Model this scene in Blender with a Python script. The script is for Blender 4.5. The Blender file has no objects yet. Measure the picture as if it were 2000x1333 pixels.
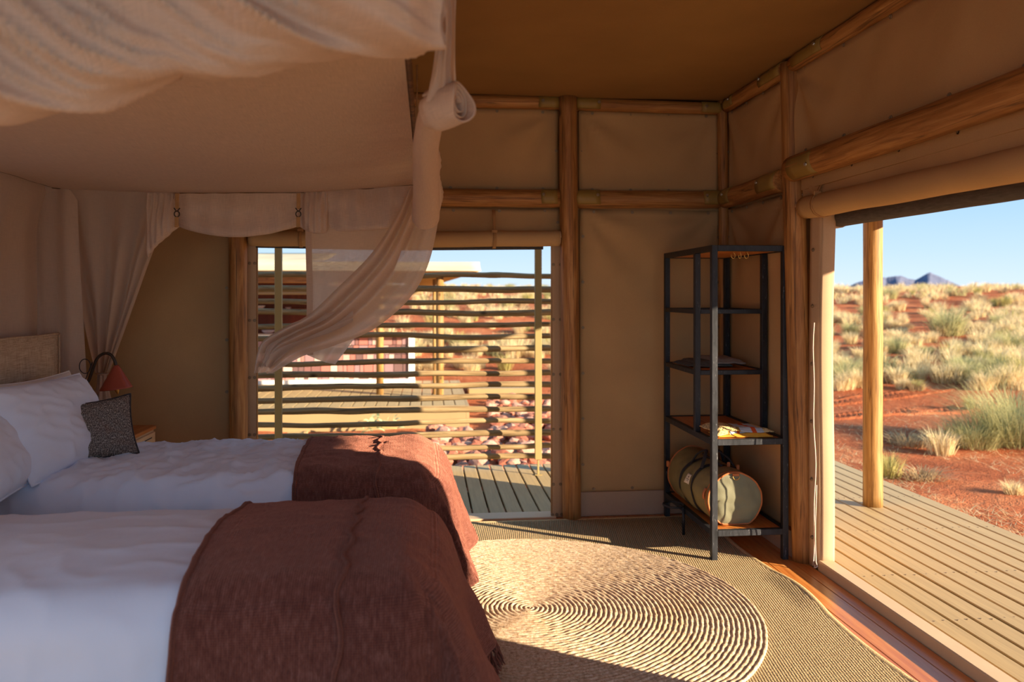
import bpy, math, random
from mathutils import Vector, noise

# ------------------------------------------------------------------ camera, sky, sun, exposure
F = 1555.0                       # focal length in pixels of a 2000 px wide frame (28 mm)
HY = 577.0                       # image row of the horizon
YAW = math.atan(165.0 / F)       # the camera is turned a little to the right of the back wall
CH = 1.5                         # eye height
SN, CS = math.sin(YAW), math.cos(YAW)

S = bpy.context.scene
COL = S.collection
cam_data = bpy.data.cameras.new('camera')
cam = bpy.data.objects.new('camera', cam_data)
COL.objects.link(cam)
cam.location = (0, 0, CH)
cam.rotation_euler = (math.pi / 2, 0, -YAW)
cam_data.sensor_width = 36
cam_data.lens = F / 2000 * 36
cam_data.shift_y = (HY - 666.5) / 2000
cam_data.clip_end = 3000
cam_data.dof.use_dof = True
cam_data.dof.focus_distance = 3.9
cam_data.dof.aperture_fstop = 2.2
S.camera = cam

SUN_AZ = Vector((0.835, -0.55, 0)).normalized()
SUN_EL = math.atan(0.28)
sun_dir = Vector((SUN_AZ.x * math.cos(SUN_EL), SUN_AZ.y * math.cos(SUN_EL), math.sin(SUN_EL)))
sl = bpy.data.lights.new('sun', 'SUN')
sl.energy = 3.65
sl.angle = math.radians(0.53)
sl.color = (1.0, 0.81, 0.58)
so = bpy.data.objects.new('sun', sl)
COL.objects.link(so)
so.location = (30, -20, 12)
so.rotation_euler = sun_dir.to_track_quat('Z', 'Y').to_euler()

W = bpy.data.worlds.new('world')
S.world = W
W.use_nodes = True
wn, wl = W.node_tree.nodes, W.node_tree.links
wn.clear()
wo = wn.new('ShaderNodeOutputWorld')
bg = wn.new('ShaderNodeBackground')
tc_ = wn.new('ShaderNodeTexCoord'); sep_ = wn.new('ShaderNodeSeparateXYZ'); skyramp = wn.new('ShaderNodeValToRGB')
wl.new(tc_.outputs['Generated'], sep_.inputs[0]); wl.new(sep_.outputs['Z'], skyramp.inputs['Fac'])
els = skyramp.color_ramp.elements
while len(els) < 5: els.new(.5)
# clear dry-season sky: pale at the horizon, even blue above
for el_, (p_, c_) in zip(els, ((0.0, (.64,.76,.86,1)), (.05, (.50,.68,.86,1)), (.12, (.34,.57,.84,1)), (.25, (.27,.52,.84,1)), (1.0, (.27,.52,.84,1)))):
    el_.position = p_; el_.color = c_
bg.inputs['Strength'].default_value = 0.29
wl.new(skyramp.outputs[0], bg.inputs['Color'])
wl.new(bg.outputs[0], wo.inputs['Surface'])

vs = S.view_settings
vs.view_transform = 'Standard'
vs.look = 'None'
vs.gamma = 1
vs.use_curve_mapping = False
vs.exposure = 2.13
S.cycles.max_bounces = 10
S.cycles.diffuse_bounces = 7
S.cycles.transmission_bounces = 8
S.cycles.transparent_max_bounces = 16
S.cycles.sample_clamp_indirect = 6

# ------------------------------------------------------------------ helpers
def ray(px, py):
    a = (px - 1000) / F
    return Vector((SN + a * CS, CS - a * SN, (HY - py) / F))

def at(px, py, X=None, Y=None, Z=None):
    """the world point seen at a pixel of the photograph, on a plane of known X, Y or Z"""
    d = ray(px, py)
    if Y is not None: t = Y / d.y
    elif X is not None: t = X / d.x
    else: t = (Z - CH) / d.z
    return Vector((0, 0, CH)) + d * t

def nz(x, y=0.0, z=0.0):
    return noise.noise(Vector((x, y, z)))

def lerp(a, b, t): return a + (b - a) * t
def sstep(a, b, x):
    t = min(1, max(0, (x - a) / (b - a)))
    return t * t * (3 - 2 * t)

def tag(o, label=None, cat=None, group=None, kind=None):
    if label: o['label'] = label
    if cat: o['category'] = cat
    if group: o['group'] = group
    if kind: o['kind'] = kind
    return o

def worldloc(o):
    v = Vector((0, 0, 0))
    while o is not None:
        v = v + o.location
        o = o.parent
    return v

def thing(name, loc, label=None, cat=None, group=None, kind=None, parent=None):
    o = bpy.data.objects.new(name, None)
    o.empty_display_size = 0.1
    COL.objects.link(o)
    if parent is not None:
        o.parent = parent
        o.location = Vector(loc) - worldloc(parent)
    else:
        o.location = loc
    return tag(o, label, cat, group, kind)

class MB:
    def __init__(s):
        s.v, s.f, s.uv, s.mi, s.sm = [], [], {}, [], []
    def add(s, vs_, fs, smooth=False, mi=0, uvs=None):
        n = len(s.v)
        s.v += [Vector(p) for p in vs_]
        for f in fs:
            s.f.append([i + n for i in f]); s.mi.append(mi); s.sm.append(smooth)
        if uvs:
            for i, u in enumerate(uvs): s.uv[n + i] = u
        return s
    def box(s, lo, hi, bev=0.0, mi=0):
        x0, y0, z0 = lo; x1, y1, z1 = hi
        if bev <= 0:
            s.add([(x0,y0,z0),(x1,y0,z0),(x1,y1,z0),(x0,y1,z0),(x0,y0,z1),(x1,y0,z1),(x1,y1,z1),(x0,y1,z1)],
                  [(0,3,2,1),(4,5,6,7),(0,1,5,4),(1,2,6,5),(2,3,7,6),(3,0,4,7)], False, mi)
            return s
        b = min(bev, (x1-x0)*.45, (y1-y0)*.45, (z1-z0)*.45)
        vsx, idx = [], {}
        for cx in (0,1):
            for cy in (0,1):
                for cz in (0,1):
                    c = [(x0,x1)[cx],(y0,y1)[cy],(z0,z1)[cz]]
                    sg = [(1,-1)[cx],(1,-1)[cy],(1,-1)[cz]]
                    for ax in range(3):
                        p = c[:]
                        for k in range(3):
                            if k != ax: p[k] += sg[k]*b
                        idx[(cx,cy,cz,ax)] = len(vsx); vsx.append(p)
        fs = []
        for ax in range(3):
            o1, o2 = [k for k in range(3) if k != ax]
            for sd in (0,1):
                q = []
                for (a, c) in ((0,0),(1,0),(1,1),(0,1)):
                    k = [0,0,0]; k[ax]=sd; k[o1]=a; k[o2]=c
                    q.append(idx[(k[0],k[1],k[2],ax)])
                fs.append(q)
        for ax in range(3):          # edges along ax
            o1, o2 = [k for k in range(3) if k != ax]
            for a in (0,1):
                for c in (0,1):
                    k0=[0,0,0]; k1=[0,0,0]
                    k0[ax]=0;k1[ax]=1
                    for k in (k0,k1): k[o1]=a;k[o2]=c
                    fs.append([idx[(*k0,o1)],idx[(*k1,o1)],idx[(*k1,o2)],idx[(*k0,o2)]])
        for cx in (0,1):
            for cy in (0,1):
                for cz in (0,1):
                    fs.append([idx[(cx,cy,cz,a)] for a in range(3)])
        s.add(vsx, fs, False, mi)
        s.fixn = True
        return s
    def tube(s, pts, rad, seg=12, cap=True, squash=None, jitter=0.0, seed=0, mi=0, smooth=True, closed=False, up=None):
        pts = [Vector(p) for p in pts]
        n = len(pts)
        if not hasattr(rad, '__len__'): rad = [rad] * n
        vsx = []; uvs = []
        prev = None
        L = 0
        for i, p in enumerate(pts):
            if closed: d = pts[(i+1) % n] - pts[(i-1) % n]
            else: d = pts[min(i+1, n-1)] - pts[max(i-1, 0)]
            if d.length < 1e-9: d = Vector((0,0,1))
            d.normalize()
            if prev is None:
                ref = Vector(up) if up is not None else (Vector((0,0,1)) if abs(d.z) < .9 else Vector((1,0,0)))
                a = d.cross(ref).normalized()
            else:
                a = (prev - d * prev.dot(d)).normalized()
            prev = a
            b = d.cross(a)
            if i: L += (p - pts[i-1]).length
            for k in range(seg):
                th = 2*math.pi*k/seg
                r = rad[i]
                if jitter: r *= 1 + jitter * nz(math.cos(th)*1.3+seed*7.1, math.sin(th)*1.3+seed, L*3.0+seed*3.3)
                ca, sa = math.cos(th), math.sin(th)
                if squash: sa *= squash
                vsx.append(p + a*(ca*r) + b*(sa*r)); uvs.append((L, th/6.2832))
        fs = []
        for i in range(n if closed else n-1):
            j = (i+1) % n
            for k in range(seg):
                k2 = (k+1) % seg
                fs.append((i*seg+k, i*seg+k2, j*seg+k2, j*seg+k))
        s.add(vsx, fs, smooth, mi, uvs)
        if cap and not closed:
            m = len(s.v) - len(vsx)
            s.f.append([m + k for k in range(seg)][::-1]); s.mi.append(mi); s.sm.append(False)
            s.f.append([m + (n-1)*seg + k for k in range(seg)]); s.mi.append(mi); s.sm.append(False)
        return s
    def grid(s, fn, nu, nv, mi=0, su=1.0, sv=1.0, closeu=False, flip=False):
        vsx = []; uvs = []
        for j in range(nv+1):
            for i in range(nu + (0 if closeu else 1)):
                u, v = i/nu, j/nv
                vsx.append(fn(u, v)); uvs.append((u*su, v*sv))
        w = nu if closeu else nu+1
        fs = []
        for j in range(nv):
            for i in range(nu):
                i2 = (i+1) % w if closeu else i+1
                q = (j*w+i, j*w+i2, (j+1)*w+i2, (j+1)*w+i)
                fs.append(q[::-1] if flip else q)
        s.add(vsx, fs, True, mi, uvs)
        return s
    def mesh(s, name, off=Vector((0,0,0))):
        me = bpy.data.meshes.new(name)
        me.from_pydata([tuple(p - off) for p in s.v], [], s.f)
        me.polygons.foreach_set('use_smooth', s.sm)
        me.polygons.foreach_set('material_index', s.mi)
        if s.uv:
            lay = me.uv_layers.new(name='UVMap')
            buf = []
            for l in me.loops:
                buf += s.uv.get(l.vertex_index, (0, 0))
            lay.data.foreach_set('uv', buf)
        if getattr(s, 'fixn', False):
            import bmesh
            bm = bmesh.new(); bm.from_mesh(me)
            bmesh.ops.recalc_face_normals(bm, faces=bm.faces)
            bm.to_mesh(me); bm.free()
        me.update()
        return me
    def build(s, name, mat, parent=None, label=None, cat=None, group=None, kind=None, base=True, solid=0, sub=0):
        if parent is not None: off = worldloc(parent)
        elif base and s.v:
            xs = [p.x for p in s.v]; ys = [p.y for p in s.v]; zs = [p.z for p in s.v]
            off = Vector(((min(xs)+max(xs))/2, (min(ys)+max(ys))/2, min(zs)))
        else: off = Vector((0,0,0))
        me = s.mesh(name, off)
        for m in (mat if isinstance(mat, (list, tuple)) else [mat]): me.materials.append(m)
        o = bpy.data.objects.new(name, me)
        COL.objects.link(o)
        if parent is not None: o.parent = parent
        else: o.location = off
        if solid:
            md = o.modifiers.new('solid', 'SOLIDIFY'); md.thickness = solid; md.offset = 0
        if sub:
            md = o.modifiers.new('sub', 'SUBSURF'); md.levels = sub; md.render_levels = sub
        return tag(o, label, cat, group, kind)

def copy_tree(o, parent=None):
    c = o.copy(); COL.objects.link(c); c.parent = parent
    for ch in list(o.children): copy_tree(ch, c)
    return c

def put(me, name, mat, loc, parent=None, rot=(0,0,0), scale=(1,1,1)):
    """link one more object that shares mesh data (loc in world coordinates)"""
    o = bpy.data.objects.new(name, me)
    COL.objects.link(o)
    if parent is not None:
        o.parent = parent; o.location = Vector(loc) - worldloc(parent)
    else: o.location = loc
    o.rotation_euler = rot; o.scale = scale
    if mat is not None and len(me.materials) == 0: me.materials.append(mat)
    return o

# ------------------------------------------------------------------ materials
def srgb(r, g, b):
    f = lambda c: ((c/255)/12.92 if c/255 <= .04045 else ((c/255+.055)/1.055)**2.4)
    return (f(r), f(g), f(b), 1)

class NT:
    def __init__(s, name):
        s.m = bpy.data.materials.new(name); s.m.use_nodes = True
        s.n, s.l = s.m.node_tree.nodes, s.m.node_tree.links
        s.n.clear()
        s.out = s.n.new('ShaderNodeOutputMaterial')
        s.p = s.n.new('ShaderNodeBsdfPrincipled')
        s.l.new(s.p.outputs[0], s.out.inputs['Surface'])
    def coord(s, kind='Object', scale=(1,1,1), rot=(0,0,0)):
        tc = s.n.new('ShaderNodeTexCoord'); mp = s.n.new('ShaderNodeMapping')
        mp.inputs['Scale'].default_value = scale; mp.inputs['Rotation'].default_value = rot
        s.l.new(tc.outputs[kind], mp.inputs['Vector'])
        return mp.outputs[0]
    def noise(s, vec, scale=5, detail=4, rough=.55, dist=0):
        t = s.n.new('ShaderNodeTexNoise')
        t.inputs['Scale'].default_value = scale; t.inputs['Detail'].default_value = detail
        t.inputs['Roughness'].default_value = rough; t.inputs['Distortion'].default_value = dist
        s.l.new(vec, t.inputs['Vector']); return t.outputs['Fac']
    def wave(s, vec, scale=5, dirn='X', dist=0, dscale=1, prof='SIN', kind='BANDS', detail=2):
        t = s.n.new('ShaderNodeTexWave'); t.wave_type = kind
        if kind == 'BANDS': t.bands_direction = dirn
        t.wave_profile = prof
        t.inputs['Scale'].default_value = scale; t.inputs['Distortion'].default_value = dist
        t.inputs['Detail Scale'].default_value = dscale; t.inputs['Detail'].default_value = detail
        s.l.new(vec, t.inputs['Vector']); return t.outputs['Fac']
    def voro(s, vec, scale=5, feat='F1', out='Distance'):
        t = s.n.new('ShaderNodeTexVoronoi'); t.feature = feat
        t.inputs['Scale'].default_value = scale
        s.l.new(vec, t.inputs['Vector']); return t.outputs[out]
    def ramp(s, fac, stops, interp='LINEAR'):
        r = s.n.new('ShaderNodeValToRGB'); r.color_ramp.interpolation = interp
        e = r.color_ramp.elements
        while len(e) < len(stops): e.new(.5)
        for el, (p, c) in zip(e, stops): el.position = p; el.color = c if hasattr(c, '__len__') else (c, c, c, 1)
        s.l.new(fac, r.inputs['Fac']); return r.outputs['Color']
    def mix(s, fac, a, b, mode='MIX'):
        t = s.n.new('ShaderNodeMix'); t.data_type = 'RGBA'; t.blend_type = mode
        for sock, val in ((t.inputs[0], fac), (t.inputs[6], a), (t.inputs[7], b)):
            if hasattr(val, 'is_linked') or isinstance(val, bpy.types.NodeSocket): s.l.new(val, sock)
            else: sock.default_value = val
        return t.outputs[2]
    def math(s, op, a, b=0.0):
        t = s.n.new('ShaderNodeMath'); t.operation = op
        for sock, val in zip(t.inputs, (a, b)):
            if isinstance(val, bpy.types.NodeSocket): s.l.new(val, sock)
            else: sock.default_value = val
        return t.outputs[0]
    def bump(s, h, strength=.3, dist=.01):
        b = s.n.new('ShaderNodeBump'); b.inputs['Strength'].default_value = strength
        b.inputs['Distance'].default_value = dist
        s.l.new(h, b.inputs['Height']); s.l.new(b.outputs[0], s.p.inputs['Normal']); s.bn = b.outputs[0]
        return b
    def set(s, **k):
        for key, v in k.items():
            sock = s.p.inputs[{'color':'Base Color','rough':'Roughness','metal':'Metallic','spec':'Specular IOR Level','sheen':'Sheen Weight','coat':'Coat Weight'}.get(key, key)]
            if isinstance(v, bpy.types.NodeSocket): s.l.new(v, sock)
            else: sock.default_value = v
        return s
    def cloth_light(s, color, transl=.3, clear=0.0, clearfac=None):
        """thin cloth: part of the light passes through, diffused (transl) or straight through the weave (clear)"""
        tr = s.n.new('ShaderNodeBsdfTranslucent')
        if isinstance(color, bpy.types.NodeSocket): s.l.new(color, tr.inputs['Color'])
        else: tr.inputs['Color'].default_value = color
        mx = s.n.new('ShaderNodeMixShader'); mx.inputs[0].default_value = transl
        s.l.new(s.p.outputs[0], mx.inputs[1]); s.l.new(tr.outputs[0], mx.inputs[2])
        last = mx.outputs[0]
        if clear > 0:
            tp = s.n.new('ShaderNodeBsdfTransparent')
            m2 = s.n.new('ShaderNodeMixShader')
            if clearfac is not None: s.l.new(clearfac, m2.inputs[0])
            else: m2.inputs[0].default_value = clear
            s.l.new(last, m2.inputs[1]); s.l.new(tp.outputs[0], m2.inputs[2]); last = m2.outputs[0]
        s.l.new(last, s.out.inputs['Surface'])
        return s

def plain(name, c, rough=.7, var=.12, scale=6, bump=0, bscale=60, metal=0, spec=.4, stretch=(1,1,1), **k):
    t = NT(name); v = t.coord('Object', stretch)
    f = t.noise(v, scale, 5)
    a = tuple(x*(1-var) for x in c[:3]) + (1,); b = tuple(min(1, x*(1+var)) for x in c[:3]) + (1,)
    t.set(color=t.ramp(f, [(.3, a), (.7, b)]), rough=rough, metal=metal, spec=spec, **k)
    if bump: t.bump(t.noise(v, bscale, 3), bump, .004)
    return t.m

def wood(name, axis, light, mid, dark, rough=.55, g=1.0, knots=True, crack=True, spec=.4):
    t = NT(name)
    sc = [14*g, 14*g, 14*g]; sc[axis] = .9*g
    v = t.coord('Object', sc)
    n1 = t.noise(v, 3.0, 8, .62, .6)
    col = t.ramp(n1, [(.28, dark), (.47, mid), (.68, light)])
    v2 = t.coord('Object', [2.2 if i != axis else .5 for i in range(3)])
    big = t.noise(v2, 1.6, 3)
    col = t.mix(t.ramp(big, [(.35, 0.0), (.75, .55)]), col, dark)
    h = n1
    if knots:
        v3 = t.coord('Object', [3.2 if i != axis else 2.0 for i in range(3)])
        kn = t.voro(v3, 1.35)
        km = t.ramp(kn, [(.03, 1.0), (.12, 0.0)])
        col = t.mix(km, col, tuple(x*.35 for x in dark[:3]) + (1,))
    if crack:
        sc3 = [24, 24, 24]; sc3[axis] = .55
        cr = t.noise(t.coord('Object', sc3), 1.1, 2, .4)
        cm = t.ramp(cr, [(.485, 0.0), (.497, 1.0), (.503, 1.0), (.515, 0.0)])
        col = t.mix(t.math('MULTIPLY', cm, .55), col, tuple(x*.25 for x in dark[:3]) + (1,))
        h = t.math('SUBTRACT', n1, t.math('MULTIPLY', cm, .6))
    t.set(color=col, rough=rough, spec=spec)
    t.bump(h, .35, .004)
    return t.m

PL, PM, PD = srgb(204,150,88), srgb(172,116,60), srgb(108,70,36)
M = {}
for nm, ax in (('x',0),('y',1),('z',2)):
    M['pole_'+nm] = wood('pole_wood_'+nm, ax, PL, PM, PD)
    M['pine_'+nm] = wood('pine_'+nm, ax, srgb(226,150,72), srgb(206,122,50), srgb(172,88,32), rough=.38, g=.8, crack=False, spec=.5)
    M['slat_'+nm] = wood('weathered_stick_'+nm, ax, srgb(188,164,122), srgb(158,132,92), srgb(106,84,54), rough=.85)
M['out_pole'] = wood('veranda_post_wood', 2, srgb(194,156,96), srgb(164,124,68), srgb(116,82,44), rough=.6)
M['floor'] = wood('floor_pine', 1, srgb(226,156,84), srgb(208,130,62), srgb(172,94,42), rough=.3, g=.7, crack=False, spec=.5)

def canvas(name, c, var=.08, transl=.12):
    t = NT(name); v = t.coord('Object')
    f = t.noise(v, 2.2, 4)
    a = tuple(x*(1-var) for x in c[:3])+(1,); b = tuple(min(1,x*(1+var)) for x in c[:3])+(1,)
    col = t.ramp(f, [(.3,a),(.7,b)])
    w = t.noise(v, 420, 2)
    col = t.mix(.12, col, t.ramp(w, [(.3, 0.2), (.7, .9)]), 'OVERLAY')
    t.set(color=col, rough=.82, spec=.15)
    t.bump(w, .12, .002)
    t.cloth_light(c, transl)
    return t.m
M['canvas'] = canvas('tent_canvas', srgb(198,160,112))
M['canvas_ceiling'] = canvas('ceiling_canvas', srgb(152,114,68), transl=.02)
M['canvas_fill'] = canvas('fill_light_canvas', srgb(226,206,178), transl=.42)  # pale translucent canvas, made to pass sunlight as interior fill
M['canvas_strip'] = canvas('canvas_edge', srgb(200,168,134), transl=.1)
M['skirt'] = canvas('canvas_skirt', srgb(188,160,134), transl=.05)

def linen(name, c, transl, clear):
    t = NT(name); v = t.coord('UV')
    th = t.noise(t.coord('UV', (1, .035, 1)), 420, 3, .6)
    tv = t.noise(t.coord('UV', (.035, 1, 1)), 420, 3, .6)
    th2 = t.mix(.5, th, tv)
    col = t.mix(t.ramp(th2, [(.32, .0), (.68, 1.0)]), tuple(x*.80 for x in c[:3])+(1,), tuple(min(1,x*1.14) for x in c[:3])+(1,))
    t.set(color=col, rough=.9, spec=.1)
    t.bump(th2, .25, .002)
    cf = t.ramp(th2, [(.35, 0.0), (.62, clear*2)]) if clear else None
    t.cloth_light(col, transl, clear, cf)
    return t.m
M['linen'] = linen('canopy_linen', srgb(226,202,182), .32, 0.0)
M['linen_sheer'] = linen('sheer_linen', srgb(228,206,186), .48, .06)
M['linen_hem'] = linen('linen_hem', srgb(214,186,162), .3, .04)

def cotton(name, c):
    t = NT(name); v = t.coord('UV')
    n1 = t.noise(t.coord('UV', (1, 1, 1)), 9, 6, .6, .8)
    n2 = t.noise(v, 700, 2)
    t.set(color=t.mix(.06, c, t.ramp(n2, [(.3,0.3),(.7,1.0)]), 'MULTIPLY'), rough=.85, spec=.15, sheen=.1)
    t.bump(n1, .12, .01)
    return t.m
M['cotton'] = cotton('white_cotton', srgb(230,234,246))
M['cotton_warm'] = cotton('cream_cotton', srgb(236,228,220))

def knit(name, dark, mid, light):
    t = NT(name)
    wa = t.wave(t.coord('UV', (1,1,1)), 48, 'X', 2.0, 4)
    wb = t.wave(t.coord('UV', (1,1,1)), 60, 'Y', 2.0, 4)
    w = t.math('MULTIPLY', wa, wb)
    sl_ = t.noise(t.coord('UV', (1, .3, 1)), 90, 5, .7)
    big = t.noise(t.coord('UV', (.5, .16, 1)), 14, 3)
    col = t.ramp(sl_, [(.3, dark), (.5, mid), (.72, light)])
    col = t.mix(t.ramp(big, [(.35, 0.0), (.7, .35)]), col, dark)
    col = t.mix(t.ramp(w, [(.0, .45), (.5, 0.0)]), col, dark)
    sp = t.noise(t.coord('UV'), 210, 2)
    col = t.mix(t.ramp(sp, [(.66, 0.0), (.76, .5)]), col, light)
    t.set(color=col, rough=.95, spec=.1, sheen=.9)
    t.p.inputs['Sheen Roughness'].default_value = .5
    t.p.inputs['Sheen Tint'].default_value = srgb(224,150,124)
    h = t.math('ADD', w, t.math('MULTIPLY', sp, .7))
    t.bump(h, .55, .006)
    return t.m
M['throw'] = knit('rust_wool_knit', srgb(82,46,40), srgb(120,73,62), srgb(160,112,100))

def sisal(name):
    t = NT(name)
    v = t.coord('Object')
    wx = t.wave(t.coord('Object', rot=(0,0,math.radians(8))), 26, 'X', 1.2, 3)
    wy = t.wave(t.coord('Object', rot=(0,0,math.radians(8))), 30, 'Y', 1.6, 3)
    w = t.math('MULTIPLY', wx, wy)
    n = t.noise(v, 90, 4, .7)
    col = t.ramp(t.math('ADD', t.math('MULTIPLY', w, .75), t.math('MULTIPLY', n, .45)), [(.12, srgb(136,108,72)), (.38, srgb(208,180,134)), (.8, srgb(244,222,180))])
    t.set(color=col, rough=.95, spec=.1)
    t.bump(t.math('ADD', w, t.math('MULTIPLY', n, .3)), 1.0, .014)
    return t.m
M['sisal'] = sisal('sisal_weave')
M['sisal_edge'] = plain('sisal_binding', srgb(206,180,130), .9, .2, 60, .5, 160)

def jute(name):
    t = NT(name); v = t.coord('Object')
    n = t.noise(v, 70, 4, .7)
    b = t.noise(v, 2.2, 4, .6)
    col = t.ramp(n, [(.25, srgb(140,106,76)), (.5, srgb(204,176,144)), (.75, srgb(234,216,194))])
    col = t.mix(t.ramp(b, [(.52, 0.0), (.72, .45)]), col, srgb(186,144,102))
    t.set(color=col, rough=.95, spec=.1)
    t.bump(n, .5, .004)
    return t.m
M['jute'] = jute('braided_jute')

def steel(name):
    t = NT(name); v = t.coord('Object')
    n = t.noise(t.coord('Object', (6,6,1.5)), 5, 6, .7)
    sc_ = t.noise(t.coord('Object', (30,30,5)), 3, 5, .75)
    col = t.mix(t.ramp(sc_, [(.62, 0.0), (.7, .8)]), t.ramp(n, [(.3, srgb(24,25,28)), (.75, srgb(56,58,64))]), srgb(150,150,152))
    t.set(color=col, rough=t.ramp(n, [(.3, .42), (.7, .6)]), metal=.35, spec=.5)
    t.bump(sc_, .12, .002)
    return t.m
M['steel'] = steel('worn_black_steel')
M['bracket'] = plain('olive_bracket_paint', srgb(150,120,60), .45, .1, 8, .1, 80)
M['chrome'] = plain('zinc_bolt', srgb(190,186,178), .3, .05, 8, metal=.9)
M['brass'] = plain('brass_hook', srgb(222,176,96), .3, .08, 8, metal=.85)
M['upright'] = plain('olive_metal_paint', srgb(160,140,92), .5, .05, 3, .05, 60)
M['webbing'] = plain('tan_webbing', srgb(176,132,84), .8, .1, 40, .3, 300)
M['mesh_roll'] = plain('charcoal_shade_mesh', srgb(82,76,74), .9, .25, 20, .5, 200, stretch=(6,1,6))

def deckmat(name, c):
    t = NT(name)
    g = t.noise(t.coord('Object', (18, .8, 18)), 3, 6, .65)
    wear = t.noise(t.coord('Object', (26, 1.2, 26)), 2.2, 5, .75)
    big = t.noise(t.coord('Object'), 1.1, 3)
    col = t.ramp(g, [(.3, tuple(x*.82 for x in c[:3])+(1,)), (.7, tuple(min(1,x*1.08) for x in c[:3])+(1,))])
    m = t.math('MULTIPLY', t.ramp(wear, [(.64, 0.0), (.70, 1.0)]), t.ramp(big, [(.48, 0.0), (.62, 1.0)]))
    col = t.mix(t.math('MULTIPLY', m, .8), col, srgb(92,78,56))
    t.set(color=col, rough=.6, spec=.35)
    t.bump(t.math('SUBTRACT', g, m), .25, .003)
    return t.m
M['deck'] = deckmat('painted_deck', srgb(178,154,110))
M['threshold'] = plain('threshold_paint', srgb(214,184,146), .5, .06, 5, .1, 60)
# ------------------------------------------------------------------ the room
YB = 5.33            # back canvas plane
XR = 2.05            # right canvas plane
XL = -2.38           # head-side wall
YN = -.55            # unseen open front of the tent, set close behind the camera for more light
ZC = 2.83
def bx(px, Y=YB): return at(px, HY, Y=Y).x
def ry(px, X=XR): return at(px, HY, X=X).y

# floor of pine planks
floor = thing('floor', (0, 2, 0), kind='structure', label='varnished orange pine plank floor under the rugs')
x = XL; i = 0
while x < 2.11:
    w = 0.138
    x1 = min(x + w, 2.115)
    MB().box((x + .0012, YN, -.03), (x1 - .0012, YB + .02, 0), .002).build('plank', M['floor'], floor)
    x = x1; i += 1

random.seed(4)
stud_mb = MB()
stud_mb.tube([(0,0,0),(0,0,.004)], [.011,.0105], 10)
stud_mb.tube([(0,0,.004),(0,0,.009)], [.005,.0045], 8)
stud_me = stud_mb.mesh('snap_stud'); stud_me.materials.append(plain('stud_metal', srgb(150,128,100), .5, .1, 20, metal=.4))

def panel(parent, plane, a0, a1, z0, z1, off, side, mat='canvas', wr=.010, seed=0, hem=.035, studs=True, name='canvas_panel', gap=.30):
    """one laced canvas panel; side = direction of the room seen from the panel (-1 / 1)"""
    nu = max(8, int(abs(a1 - a0) / .03)); nv = max(6, int((z1 - z0) / .035))
    W_, H_ = abs(a1 - a0), z1 - z0
    def f(u, v):
        ex = min(u, 1-u) * W_; ez = min(v, 1-v) * H_
        e = min(ex, ez)
        k = sstep(0, .12, e)
        # soft vertical and diagonal drape, puckers that radiate from the corners
        d = wr * k * (1.3*nz(u*W_*1.6+seed*9, v*H_*.8, seed) + .7*nz(u*W_*4+v*H_*2.5+seed, v*H_*2, seed+3))
        cu, cv = min(u, 1-u) * W_, (1-v) * H_
        r = math.hypot(cu, cv) + 1e-4; th = math.atan2(cv, cu)
        d += wr * 1.1 * sstep(.03, .15, r) * (1 - sstep(.2, .75, r)) * math.sin(th*9 + seed)
        for hp in (ex, ez):
            d += .0035 * (1 if hp < hem else 0)
        a = lerp(a0, a1, u); z = lerp(z0, z1, v)
        return (a, off + side*d, z) if plane == 'Y' else (off + side*d, a, z)
    o = MB().grid(f, nu, nv, su=W_, sv=H_).build(name, M[mat], parent, solid=.004)
    if studs:
        pts = []
        n = max(2, int(W_ / gap))
        for q in range(n + 1):
            a = lerp(a0, a1, (q + .35) / (n + .7)); pts += [(a, z1 - .018), (a, z0 + .018)]
        n = max(1, int(H_ / gap))
        for q in range(n):
            z = lerp(z0, z1, (q + .6) / (n + .2))
            pts += [(min(a0, a1) + .018, z), (max(a0, a1) - .018, z)]
        for a, z in pts:
            loc = (a, off + side*.006, z) if plane == 'Y' else (off + side*.006, a, z)
            rot = (math.pi/2 if side < 0 else -math.pi/2, 0, 0) if plane == 'Y' else (0, math.pi/2*side, 0)
            put(stud_me, 'snap_stud', None, loc, o, rot)
    return o

OPL, OPR = bx(503), bx(1076)          # back opening
Z_MID, Z_TOP = 2.146, 2.79
wb_ = thing('wall_back', (0, YB, 0), kind='structure', label='tan canvas back wall laced between timber poles')
panel(wb_, 'Y', bx(1130), bx(1404), 2.20, 2.755, YB, -1, seed=1)
panel(wb_, 'Y', -1.2, bx(1091), 2.20, 2.755, YB, -1, seed=2)
panel(wb_, 'Y', XL, -1.24, 2.20, 2.755, YB, -1, seed=3)
panel(wb_, 'Y', bx(1133), bx(1408), .165, 2.085, YB, -1, seed=4, wr=.014)
panel(wb_, 'Y', XL, bx(449), .0, 2.085, YB, -1, seed=5, wr=.006)
panel(wb_, 'Y', bx(484), bx(1094), 1.90, 2.085, YB, -1, seed=6, name='canvas_valance')
panel(wb_, 'Y', bx(1075), bx(1099), 0, 1.93, YB - .01, -1, seed=7, wr=.002, mat='canvas_strip', name='side_flap', gap=.36)
panel(wb_, 'Y', bx(483), bx(504), 0, 1.93, YB - .01, -1, seed=8, wr=.002, mat='canvas_strip', name='side_flap', gap=.36)
MB().box((XL, YB + .01, 2.085), (2.05, YB + .03, 2.2)).build('backing_strip', M['canvas'], wb_)
MB().box((XL, YB + .01, 2.755), (2.05, YB + .03, ZC + .05)).build('backing_strip', M['canvas'], wb_)
# zip edges of the opening
for px in (503, 1077):
    MB().tube([(bx(px), YB - .012, .01), (bx(px), YB - .012, 1.9)], .006, 6).build('zip_edge', M['webbing'], wb_)
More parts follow.
